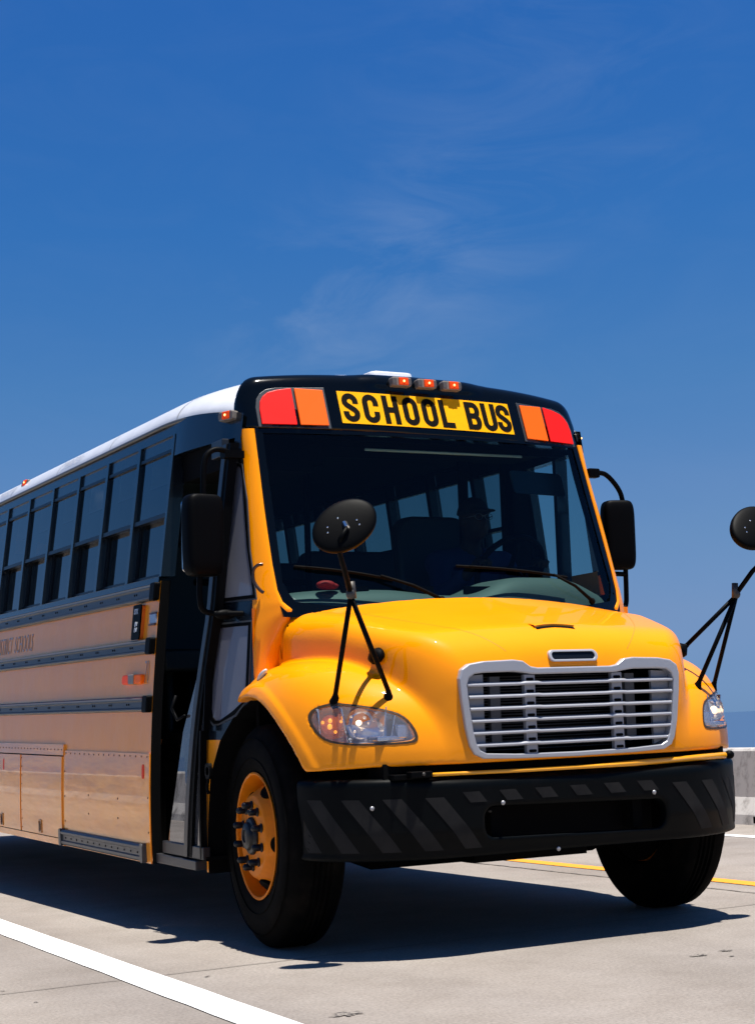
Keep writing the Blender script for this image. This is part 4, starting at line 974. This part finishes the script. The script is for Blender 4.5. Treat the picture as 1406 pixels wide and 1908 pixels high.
# ---- crossview mirrors on the fenders
for s in (-1, 1):
    J = Vector((1.007, .155, 1.50)); f1 = Vector((.813, .22, 1.070)); f2 = Vector((1.0, .34, 1.105)); f3 = Vector((.830, .323, 1.268))
    def X_(v): return Vector((s * v.x, v.y, v.z))
    fs = []
    for f in (f1, f2, f3):
        if f is f3: fs.append(f)
        else: z = hood_z(f.x, f.y, 1.5); fs.append(Vector((f.x, f.y, z + .030)))
    root = MB(); root.ell(X_(J), (.020, .020, .024), n=12, m=8); root.tube([X_(J + Vector((-.01, 0, -.02))), X_(J + Vector((-.004, 0, .05)))], .015, 10)
    cv = root.build('crossview_mirror', STEEL, bus, smooth=True)
    for f in fs:
        m = MB(); m.tube([X_(J + Vector((0, 0, -.008))), X_(f)], .0105, 10); lg = m.build('leg', PLAST, cv, smooth=True)
        m = MB()
        if f is fs[2]: d = X_(Vector((-.75, .25, -.55))).normalized(); nn = (X_(Vector((.75, -.35, .55)))).normalized(); rad = .038; 
        else: nn = X_(Vector((.15, -.45, .85))).normalized(); rad = .025
        base = X_(f) - nn * .034
        if f is fs[2]: base = X_(f) - nn * .030
        m.lathe([(.0005, .040), (.010, .040), (.013, .028), (rad * .8, .012), (rad, .004), (rad, -.012), (rad * .5, -.03)], base, nn, 20); m.build('foot', PLAST, lg, smooth=True, auto=50)
    H = Vector((1.072, .062, 1.768)) if s < 0 else Vector((1.055, .062, 1.80))
    m = MB(); m.tube([X_(J), X_(Vector((1.062, .098, 1.60))), X_(Vector((1.105, .05, 1.66))), X_(Vector((1.112, .025, 1.71))), X_(Vector((1.085, .015, 1.755)))], [.0115, .0115, .0105, .010, .009], 10); m.build('arm', PLAST, cv, smooth=True)
    # head: oval dome, back shell toward the front of the bus
    nb = X_(Vector((-.28, -.80, .40))).normalized() if s < 0 else X_(Vector((-.10, -.80, .45))).normalized()
    if s < 0: nb = Vector((-.42, -.80, .35)).normalized()
    zl = Vector((0, 0, 1)); ra = nb.cross(zl).normalized(); ub = ra.cross(nb).normalized()
    tilt = .62 if s < 0 else -.62; a_ = ra * math.cos(tilt) + ub * math.sin(tilt); b_ = -ra * math.sin(tilt) + ub * math.cos(tilt)
    if s < 0: tl = -.62; a_ = ra * math.cos(tl) + ub * math.sin(tl); b_ = -ra * math.sin(tl) + ub * math.cos(tl)
    m = MB()
    def hf_(u, v):
        an = 2 * PI * u; t = v
        if t < .6: q = t / .6; rr = math.sin(q * PI / 2) ; hgt = .018 * math.cos(q * PI / 2) + .012
        elif t < .75: rr = 1.0 + .02; hgt = .012 - .02 * (t - .6) / .15
        else: q = (t - .75) / .25; rr = math.cos(q * PI / 2); hgt = -.010 - .045 * math.sin(q * PI / 2)
        return tuple(X_(H) + a_ * .140 * rr * math.cos(an) + b_ * .102 * rr * math.sin(an) + nb * hgt)
    m.grid(hf_, 40, 24, closeu=True); m.build('mirror_head', PLAST, cv, smooth=True)
    m = MB()
    for (p, q) in ((.62, .25), (.75, .05), (-.45, -.2), (-.42, -.42), (.08, .32)): m.ell(X_(H) + a_ * .140 * p * .75 + b_ * .102 * q + nb * (.011 + .018 * math.sqrt(max(0, 1 - (p * .75) ** 2 - q * q))), (.0045, .0045, .0045), n=10, m=6)
    m.tube([X_(H) + nb * .026, X_(Vector((1.085, .015, 1.755)))], .012, 8)
    m.build('mirror_screws', CHROME, cv, smooth=True)

# ---- door mirrors
def rearmirror(c, arms, rot, s, w=.175, h=.37):
    m = MB(); R = Matrix.Rotation(rot, 3, 'Z'); c = Vector(c)
    def f(u, v):
        a = 2 * PI * u; b = PI * (v - .5)
        def se(t, e): return math.copysign(abs(t) ** e, t)
        ce = se(math.cos(b), .30); p = Vector((w / 2 * ce * se(math.cos(a), .35), .055 * ce * se(math.sin(a), .6), h / 2 * se(math.sin(b), .35)))
        p.x *= 1 + .04 * (p.z / h)
        return tuple(c + R @ p)
    m.grid(f, 40, 28, closeu=True); mr = m.build('side_mirror', PLAST, bus, smooth=True)
    for A in arms: m = MB(); m.tube(smoothpath(A, 2), .0135, 10); m.build('arm', PLAST, mr, smooth=True)
    m = MB(); m.plate(rrect(-w * .42, w * .42, -h * .44, h * .44, .02, 4), lambda a, b: tuple(c + R @ Vector((a, .056, b))), lambda a, b: tuple(c + R @ Vector((a, .05, b)))); m.build('mirror_glass', CHROME, mr)
    return mr
mr = rearmirror((-1.215, 1.25, 1.853), [[(-1.045, 1.27, 2.235), (-1.10, 1.25, 2.262), (-1.160, 1.25, 2.262), (-1.205, 1.25, 2.215), (-1.21, 1.25, 2.03)], [(-1.235, 1.25, 1.68), (-1.240, 1.25, 1.55), (-1.225, 1.25, 1.50), (-1.17, 1.25, 1.487), (-1.05, 1.17, 1.483)]], .15, -1, w=.195, h=.385)
m = MB(); m.ell((-1.125, 1.22, 1.482), (.055, .02, .024), n=16, m=8); m.bb((-1.10, 1.24, 2.225), (-1.0, 1.30, 2.26)); m.build('mirror_bracket', PLAST, mr, smooth=True, auto=40)
mr = rearmirror((1.188, 1.30, 1.90), [[(1.03, 1.30, 2.235), (1.08, 1.30, 2.237), (1.135, 1.30, 2.228), (1.215, 1.30, 2.145), (1.232, 1.30, 2.07)], [(1.225, 1.30, 1.73), (1.222, 1.30, 1.60), (1.218, 1.30, 1.52), (1.12, 1.22, 1.47)], [(1.03, 1.30, 1.695), (1.22, 1.30, 1.69)]], -.25, 1, w=.175, h=.375)
m = MB(); m.bb((1.0, 1.27, 2.205), (1.07, 1.32, 2.255)); m.build('mirror_bracket', PLAST, mr, bevel=.008)
# grab handle on the pillar
m = MB(); m.tube(smoothpath([(-1.01, 1.035, 1.70), (-1.035, 1.04, 1.698), (-1.052, 1.055, 1.675), (-1.052, 1.055, 1.625), (-1.035, 1.02, 1.58), (-1.02, 1.01, 1.568)], 2), .008, 10); m.build('grab_handle', mat('handle_metal', (.08, .05, .04), .2, metal=.7), bus, smooth=True)
# painted numbers on the roof edge
for y in (4.02, 5.55): text('EMERGENCY EXIT', .062, mat('roof_print', (.30, .31, .38), .6), bus, lambda a, b, c, y=y: (-(1.05 - .62 * b) - .004, y - a, 2.575 + b * .62 + .004), sx=.80, ext=.0004)

# ================================================================== driver
def cap(P, a, b, ra, rb):
    a = np.array(a, float); b = np.array(b, float); ab = b - a; x, y, z = P
    t = np.clip(((x - a[0]) * ab[0] + (y - a[1]) * ab[1] + (z - a[2]) * ab[2]) / (ab @ ab), 0, 1)
    return np.sqrt((x - a[0] - ab[0] * t) ** 2 + (y - a[1] - ab[1] * t) ** 2 + (z - a[2] - ab[2] * t) ** 2) - (ra + (rb - ra) * t)
def elp(P, c, r): x, y, z = P; q = np.sqrt(((x - c[0]) / r[0]) ** 2 + ((y - c[1]) / r[1]) ** 2 + ((z - c[2]) / r[2]) ** 2); return (q - 1) * min(r)
HX, HY, HZ = .655, 1.90, 2.035
SHL, SHR = (.455, 1.97, 1.80), (.865, 1.97, 1.80)
ELL, ELR = (.36, 1.78, 1.60), (.90, 1.78, 1.60)
HL_, HR_ = (.44, 1.52, 1.76), (.80, 1.52, 1.76)
def torso(P):
    f = elp(P, (.655, 1.99, 1.62), (.19, .13, .26)); f = smin(f, cap(P, SHL, SHR, .062, .062), .06); f = smin(f, elp(P, (.655, 1.98, 1.36), (.18, .14, .13)), .06)
    return f
def armsf(P):
    f = smin(cap(P, SHL, ELL, .055, .042), cap(P, ELL, HL_, .042, .026), .02); g = smin(cap(P, SHR, ELR, .055, .042), cap(P, ELR, HR_, .042, .026), .02); return np.minimum(f, g)
def headf(P):
    f = elp(P, (HX, HY + .01, HZ + .02), (.076, .098, .100)); f = smin(f, elp(P, (HX, HY - .02, HZ - .05), (.058, .070, .065)), .03)
    f = smin(f, elp(P, (HX, HY - .096, HZ - .018), (.013, .020, .022)), .012)
    for s in (-1, 1):
        f = smin(f, elp(P, (HX + s * .078, HY + .01, HZ - .01), (.010, .018, .030)), .008)
        f = smax(f, -elp(P, (HX + s * .030, HY - .088, HZ + .012), (.016, .012, .010)), .008); f = smin(f, elp(P, (HX + s * .030, HY - .076, HZ + .012), (.011, .010, .008)), .003)
    f = smax(f, -elp(P, (HX, HY - .090, HZ - .062), (.022, .008, .003)), .004)
    f = smin(f, cap(P, (HX, HY + .03, HZ - .06), (HX, HY + .07, 1.80), .050, .060), .03); return f
def handsf(P):
    f = None
    for s, h in ((-1, HL_), (1, HR_)):
        g = elp(P, (h[0] , h[1] - .02, h[2] + .01), (.034, .045, .028))
        for k, ln in enumerate((.036, .042, .039, .030)):
            bx = h[0] + s * -.028 + s * .019 * k; b0 = (bx, h[1] - .05, h[2] + .018); b1 = (bx, h[1] - .05 - ln * .7, h[2] + .006); b2 = (bx, h[1] - .048 - ln * .6, h[2] - .022)
            g = smin(g, np.minimum(cap(P, b0, b1, .0095, .0085), cap(P, b1, b2, .0085, .007)), .006)
        t0 = (h[0] - s * .030, h[1] - .015, h[2]); t1 = (h[0] - s * .048, h[1] - .045, h[2] - .012)
        g = smin(g, cap(P, t0, t1, .012, .009), .01); f = g if f is None else np.minimum(f, g)
    return f
def legsf(P):
    f = None
    for s in (-1, 1):
        g = smin(cap(P, (.655 + s * .09, 1.98, 1.36), (.655 + s * .13, 1.52, 1.40), .085, .060), cap(P, (.655 + s * .13, 1.52, 1.40), (.655 + s * .12, 1.40, .98), .058, .04), .04); f = g if f is None else np.minimum(f, g)
    return f
def bodyf(x, y, z):
    P = (x, y, z); f = smin(torso(P), headf(P), .03); f = smin(f, armsf(P), .03); f = smin(f, handsf(P), .012); return smin(f, legsf(P), .05)
def w2(P):
    return (T @ Vector(P))
P_, F_ = surfnet(bodyf, (.22, 1.38, .90), (1.06, 2.20, 2.20), .011, 3)
def plain(name, P, F, m, parent):
    Pw = np.array([tuple(T @ Vector(p)) for p in P]); me = bpy.data.meshes.new(name); me.from_pydata(Pw.tolist(), [], F.tolist()); me.update(); me.polygons.foreach_set('use_smooth', [True] * len(me.polygons)); return obj(name, me, m, parent)
person = plain('person', P_, F_, SKIN, None)
tag(person, 'driver in dark blue shirt, dark cap and glasses seated behind the steering wheel', 'person')
def shirtf(x, y, z):
    P = (x, y, z); f = smin(torso(P), armsf(P), .03) - .010; return np.maximum(smax(f, -(cap(P, (HX, HY + .03, HZ - .06), (HX, HY + .07, 1.80), .062, .072)), .006), -np.minimum(y - 1.60, 1e9) if True else f)
P_, F_ = surfnet(shirtf, (.22, 1.50, 1.20), (1.06, 2.20, 1.95), .014, 3); plain('shirt', P_, F_, SHIRT, person)
def trf(x, y, z): return np.maximum(smin(legsf((x, y, z)), elp((x, y, z), (.655, 1.98, 1.36), (.18, .14, .13)), .05) - .010, z - 1.50)
P_, F_ = surfnet(trf, (.38, 1.28, .93), (.95, 2.20, 1.54), .016, 3); plain('trousers', P_, F_, HAIR, person)
def capf_(x, y, z):
    P = (x, y, z); f = elp(P, (HX, HY + .012, HZ + .030), (.086, .108, .104)); f = smax(f, HZ + .035 - z, .01)
    v = np.maximum(elp(P, (HX, HY - .10, HZ + .045), (.070, .060, .010)), -1); return smin(f, v, .01)
P_, F_ = surfnet(capf_, (.52, 1.72, 1.98), (.79, 2.06, 2.2), .009, 3); plain('cap', P_, F_, HAIR, person)
m = MB()
for s in (-1, 1): m.tube([w2((HX + s * .032 + .024 * math.cos(a), HY - .100, HZ + .012 + .017 * math.sin(a))) for a in np.linspace(0, 2 * PI, 17)], .0016, 6, cap=False); m.tube([w2((HX + s * .055, HY - .098, HZ + .016)), w2((HX + s * .080, HY + .01, HZ + .01))], .0022, 6)
m.tube([w2((HX - .009, HY - .101, HZ + .016)), w2((HX + .009, HY - .101, HZ + .016))], .0022, 6)
m.build('glasses', mat('glasses_metal', (.20, .20, .22), .3, metal=.6), person, smooth=True)

# red item on the dashboard
m = MB(); m.ell(w2((-.70, 1.02, 1.605)), (.048, .035, .022), n=20, m=10); m.ell(w2((-.665, 1.03, 1.60)), (.035, .03, .016), n=16, m=8); rc = m.build('cloth', REDP, None, smooth=True)
tag(rc, 'small crumpled red cloth lying on the dashboard behind the windshield', 'cloth')

# ================================================================== THE PLACE
def nodes_mat(name):
    m = bpy.data.materials.new(name); m.use_nodes = True; return m, m.node_tree, m.node_tree.nodes['Principled BSDF']
# road surface
rm, t, b = nodes_mat('concrete_road'); n = t.nodes.new; l = t.links.new
g = n('ShaderNodeTexCoord'); n1 = n('ShaderNodeTexNoise'); n1.inputs['Scale'].default_value = 1.3; n1.inputs['Detail'].default_value = 12; n1.inputs['Roughness'].default_value = .72
n2 = n('ShaderNodeTexNoise'); n2.inputs['Scale'].default_value = 75; n2.inputs['Detail'].default_value = 8; n2.inputs['Roughness'].default_value = .75
n3 = n('ShaderNodeTexVoronoi'); n3.inputs['Scale'].default_value = 60
r1 = n('ShaderNodeValToRGB'); r1.color_ramp.elements[0].position = .36; r1.color_ramp.elements[0].color = (.222, .193, .166, 1); r1.color_ramp.elements[1].position = .66; r1.color_ramp.elements[1].color = (.300, .268, .238, 1)
r2 = n('ShaderNodeValToRGB'); r2.color_ramp.elements[0].position = .28; r2.color_ramp.elements[0].color = (.45, .44, .43, 1); r2.color_ramp.elements[1].position = .74; r2.color_ramp.elements[1].color = (1.42, 1.41, 1.40, 1)
mu = n('ShaderNodeMixRGB'); mu.blend_type = 'MULTIPLY'; mu.inputs['Fac'].default_value = .8
r3 = n('ShaderNodeValToRGB'); r3.color_ramp.elements[0].position = .08; r3.color_ramp.elements[0].color = (1.35, 1.33, 1.28, 1); r3.color_ramp.elements[1].position = .16; r3.color_ramp.elements[1].color = (1, 1, 1, 1)
mu2 = n('ShaderNodeMixRGB'); mu2.blend_type = 'MULTIPLY'; mu2.inputs['Fac'].default_value = .6
# long worn band beyond the yellow line a bit greyer, by a wide noise
n4 = n('ShaderNodeTexNoise'); n4.inputs['Scale'].default_value = .5; mp4 = n('ShaderNodeMapping'); mp4.inputs['Scale'].default_value = (1.6, .12, 1)
r4 = n('ShaderNodeValToRGB'); r4.color_ramp.elements[0].position = .35; r4.color_ramp.elements[0].color = (.80, .80, .82, 1); r4.color_ramp.elements[1].position = .6; r4.color_ramp.elements[1].color = (1, 1, 1, 1)
mu3 = n('ShaderNodeMixRGB'); mu3.blend_type = 'MULTIPLY'; mu3.inputs['Fac'].default_value = .8
for q in (n1, n2, n3): l(g.outputs['Object'], q.inputs['Vector'])
l(g.outputs['Object'], mp4.inputs['Vector']); l(mp4.outputs['Vector'], n4.inputs['Vector']); l(n4.outputs['Fac'], r4.inputs['Fac'])
l(n1.outputs['Fac'], r1.inputs['Fac']); l(n2.outputs['Fac'], r2.inputs['Fac']); l(r1.outputs['Color'], mu.inputs['Color1']); l(r2.outputs['Color'], mu.inputs['Color2'])
l(n3.outputs['Distance'], r3.inputs['Fac']); l(mu.outputs['Color'], mu2.inputs['Color1']); l(r3.outputs['Color'], mu2.inputs['Color2']); l(mu2.outputs['Color'], mu3.inputs['Color1']); l(r4.outputs['Color'], mu3.inputs['Color2'])
sxr = n('ShaderNodeSeparateXYZ'); l(g.outputs['Object'], sxr.inputs['Vector'])
wv = n('ShaderNodeMath'); wv.operation = 'MULTIPLY'; wv.inputs[1].default_value = 3.35; l(sxr.outputs['X'], wv.inputs[0])
wv2 = n('ShaderNodeMath'); wv2.operation = 'COSINE'; l(wv.outputs[0], wv2.inputs[0])
wn = n('ShaderNodeTexNoise'); wn.inputs['Scale'].default_value = 1.6; wn.inputs['Detail'].default_value = 6; l(mp4.outputs['Vector'], wn.inputs['Vector'])
wm_ = n('ShaderNodeMath'); wm_.operation = 'MULTIPLY_ADD'; wm_.inputs[1].default_value = .35; l(wv2.outputs[0], wm_.inputs[0]); l(wn.outputs['Fac'], wm_.inputs[2])
rw_ = n('ShaderNodeValToRGB'); rw_.color_ramp.elements[0].position = .35; rw_.color_ramp.elements[0].color = (1.03, 1.03, 1.03, 1); rw_.color_ramp.elements[1].position = .95; rw_.color_ramp.elements[1].color = (.86, .86, .87, 1)
l(wm_.outputs[0], rw_.inputs['Fac']); mu4 = n('ShaderNodeMixRGB'); mu4.blend_type = 'MULTIPLY'; mu4.inputs['Fac'].default_value = 1; l(mu3.outputs['Color'], mu4.inputs['Color1']); l(rw_.outputs['Color'], mu4.inputs['Color2'])
l(mu4.outputs['Color'], b.inputs['Base Color']); b.inputs['Roughness'].default_value = .85
bp = n('ShaderNodeBump'); bp.inputs['Strength'].default_value = .6; bp.inputs['Distance'].default_value = .006; l(n2.outputs['Fac'], bp.inputs['Height']); l(bp.outputs['Normal'], b.inputs['Normal'])
def sheet(name, x0, x1, y0, y1, z, m_, thick=0):
    q = MB()
    if thick: q.bb((x0, y0, z - thick), (x1, y1, z))
    else: q.add([(x0, y0, z), (x1, y0, z), (x1, y1, z), (x0, y1, z)], [(0, 1, 2, 3)])
    return q.build(name, m_, None)
tag(sheet('road', -6.4, 5.4, -80, 900, 0, rm, .6), kind='structure')
wm, t, b = nodes_mat('sea_water'); b.inputs['Base Color'].default_value = (.034, .075, .150, 1); b.inputs['Roughness'].default_value = .6; b.inputs['Specular IOR Level'].default_value = .2
n5 = t.nodes.new('ShaderNodeTexNoise'); n5.inputs['Scale'].default_value = .25; n5.inputs['Detail'].default_value = 6; g5 = t.nodes.new('ShaderNodeTexCoord'); bp5 = t.nodes.new('ShaderNodeBump'); bp5.inputs['Strength'].default_value = .5; bp5.inputs['Distance'].default_value = .6
t.links.new(g5.outputs['Object'], n5.inputs['Vector']); t.links.new(n5.outputs['Fac'], bp5.inputs['Height']); t.links.new(bp5.outputs['Normal'], b.inputs['Normal'])
tag(sheet('water', -9000, 9000, -9000, 9000, -14, wm), kind='structure')
WP_ = mat('white_road_paint', (.80, .80, .79), .6, noise=(14, (.60, .60, .59), .5, .85), bump=(60, .2, .002))
YP_ = mat('yellow_road_paint', (.78, .29, .005), .6, noise=(20, (.60, .23, .02), .5, .8))
def marking(name, xa, xb, y0, y1, z, m_, slope=0.0, jag=.003, step=.25):
    q = MB(); V = []; ys = np.arange(y0, y1 + step, step); n_ = len(ys)
    for y in ys: V += [(xa + slope * y + random.uniform(-jag, jag), y, z), (xb + slope * y + random.uniform(-jag, jag), y, z)]
    q.add(V, [(2 * i, 2 * i + 1, 2 * i + 3, 2 * i + 2) for i in range(n_ - 1)]); o = q.build(name, m_, None); tag(o, kind='structure'); return o
marking('white_lane_line', -1.905, -1.735, -6, 60, .004, WP_, slope=.009)
marking('yellow_lane_line', 1.925, 2.055, -6, 120, .004, YP_)
marking('far_white_lane_line', 4.12, 4.24, -6, 120, .004, WP_)
JM = mat('joint_dark', (.06, .05, .045), .9, noise=(9, (.17, .15, .13), .4, .62))
marking('slab_joint', 1.690, 1.708, -6, 60, .003, JM, jag=.006, step=.06)
q = MB(); xs = np.arange(-6.3, 1.69, .08); V = []
for x in xs: y = .545 + .03 * x + random.uniform(-.004, .004); V += [(x, y - .004, .003), (x, y + .005, .003)]
q.add(V, [(2 * i, 2 * i + 1, 2 * i + 3, 2 * i + 2) for i in range(len(xs) - 1)]); tag(q.build('cross_joint', mat('joint_soft', (.15, .13, .115), .9), None), kind='structure')
# stains: ragged dark tar spots
TAR = mat('tar_stain', (.055, .048, .044), .9, noise=(60, (.22, .195, .17), .42, .55))
def stain(x, y, rx, ry, n=40, rot=0.0):
    q = MB(); P = []
    for k in range(n):
        a = 2 * PI * k / n; r = random.uniform(.35, 1.0); u, v = rx * r * math.cos(a), ry * r * math.sin(a)
        P.append((x + u * math.cos(rot) - v * math.sin(rot), y + u * math.sin(rot) + v * math.cos(rot), .0035))
    q.add(P + [(x, y, .0035)], [(k, (k + 1) % n, n) for k in range(n)]); o = q.build('road_stain', TAR, None); tag(o, kind='structure')
stain(-1.555, -.79, .085, .05); stain(.106, -.56, .055, .03); stain(.27, -.53, .04, .025); stain(.19, -.66, .02, .012)
stain(-1.60, .33, .02, .012); stain(-2.35, .55, .012, .01); stain(-1.72, .93, .018, .01); stain(-2.32, .20, .014, .01)
# parapets
bm_, t, b = nodes_mat('parapet_concrete'); n = t.nodes.new; l = t.links.new
g = n('ShaderNodeTexCoord'); mp_ = n('ShaderNodeMapping'); mp_.inputs['Scale'].default_value = (1, 1.0, .6)
n1 = n('ShaderNodeTexNoise'); n1.inputs['Scale'].default_value = 5; n1.inputs['Detail'].default_value = 8; n1.inputs['Roughness'].default_value = .7
r1 = n('ShaderNodeValToRGB'); r1.color_ramp.elements[0].position = .34; r1.color_ramp.elements[0].color = (.13, .12, .11, 1); r1.color_ramp.elements[1].position = .52; r1.color_ramp.elements[1].color = (.44, .42, .40, 1)
l(g.outputs['Object'], mp_.inputs['Vector']); l(mp_.outputs['Vector'], n1.inputs['Vector']); l(n1.outputs['Fac'], r1.inputs['Fac']); l(r1.outputs['Color'], b.inputs['Base Color']); b.inputs['Roughness'].default_value = .9
bp = n('ShaderNodeBump'); bp.inputs['Strength'].default_value = .3; bp.inputs['Distance'].default_value = .01; l(n1.outputs['Fac'], bp.inputs['Height']); l(bp.outputs['Normal'], b.inputs['Normal'])
def parapet(x, s, label, y0=-60, y1=300):
    # x: foot of the traffic face; s: +1 when the road lies at smaller x
    pr_ = [(x, 0), (x + s * .02, .08), (x + s * .11, .22), (x + s * .17, .60), (x + s * .19, .622), (x + s * .42, .622), (x + s * .44, .60), (x + s * .44, -.5), (x, -.5)]
    q = MB(); step = 6.0; y = y0
    while y < y1:
        q.plate(pr_, lambda a, z, y=y: (a, y + .01, z), lambda a, z, y=y: (a, y + step - .01, z)); y += step
    o = q.build('parapet', bm_, None, bevel=.008); tag(o, label, 'parapet'); return o
pw_ = parapet(5.02, 1, 'stained concrete parapet along the far side of the road, right of the bus')
q = MB(); q.bb((4.96, 1.5, .02), (5.03, 4.80, .075)); q.build('drain_slot', DARK, pw_)
parapet(-6.0, -1, 'concrete parapet along the near side of the road, left of the bus')

# ------------------------------------------------------------------ tidy: nothing deeper than thing > part > sub-part
def depth(o):
    d = 0
    while o.parent: o = o.parent; d += 1
    return d
for o in list(col.objects):
    while depth(o) > 2: o.parent = o.parent.parent

def split(name, single=None, gap=.012):
    for o in [q for q in col.objects if q.name.split('.')[0] == name]:
        me = o.data; n = len(me.vertices); par = list(range(n))
        def find(a):
            while par[a] != a: par[a] = par[par[a]]; a = par[a]
            return a
        for e in me.edges:
            a, b = find(e.vertices[0]), find(e.vertices[1])
            if a != b: par[a] = b
        comp = {}
        for v in range(n): comp.setdefault(find(v), []).append(v)
        boxes = []
        for vs in comp.values():
            c = np.array([tuple(me.vertices[v].co) for v in vs]); boxes.append([c.min(0), c.max(0), set(vs)])
        merged = True
        while merged:
            merged = False
            for i in range(len(boxes)):
                for j in range(i + 1, len(boxes)):
                    if np.all(boxes[i][0] - gap <= boxes[j][1]) and np.all(boxes[j][0] - gap <= boxes[i][1]):
                        boxes[i] = [np.minimum(boxes[i][0], boxes[j][0]), np.maximum(boxes[i][1], boxes[j][1]), boxes[i][2] | boxes[j][2]]; boxes.pop(j); merged = True; break
                if merged: break
        nm = single or name
        if len(boxes) < 2:
            if single: o.name = nm
            continue
        sm = len(me.polygons) and me.polygons[0].use_smooth
        for _, _, vs in boxes:
            idx = {v: k for k, v in enumerate(sorted(vs))}
            m2 = bpy.data.meshes.new(nm); m2.from_pydata([tuple(me.vertices[v].co) for v in sorted(vs)], [], [[idx[v] for v in p.vertices] for p in me.polygons if p.vertices[0] in vs]); m2.update()
            if sm: m2.polygons.foreach_set('use_smooth', [True] * len(m2.polygons)); m2.set_sharp_from_angle(angle=math.radians(40))
            q = obj(nm, m2, me.materials[0], o.parent); q.matrix_basis = o.matrix_basis.copy()
            for md in o.modifiers:
                b = q.modifiers.new('bevel', 'BEVEL'); b.width = md.width; b.segments = md.segments; b.limit_method = 'ANGLE'; b.angle_limit = md.angle_limit
        for ch in list(o.children): ch.parent = o.parent
        bpy.data.objects.remove(o)
for a_, b_ in (('cowl', None), ('cowl_side_panel', None), ('firewall', None), ('air_vents', 'air_vent'), ('divider', None), ('cab_post', None), ('stanchion', None), ('tow_bolts', 'tow_bolt'), ('lower_reflector', None), ('overhead_panel', None), ('door_rail', None), ('slots', 'slot'), ('mirror_screws', 'mirror_screw'), ('tow_recess', None), ('chassis', None), ('skirt_rail', None), ('mirror_bracket', None), ('arm_hinge', None), ('driver_window_frame', None)):
    split(a_, b_)
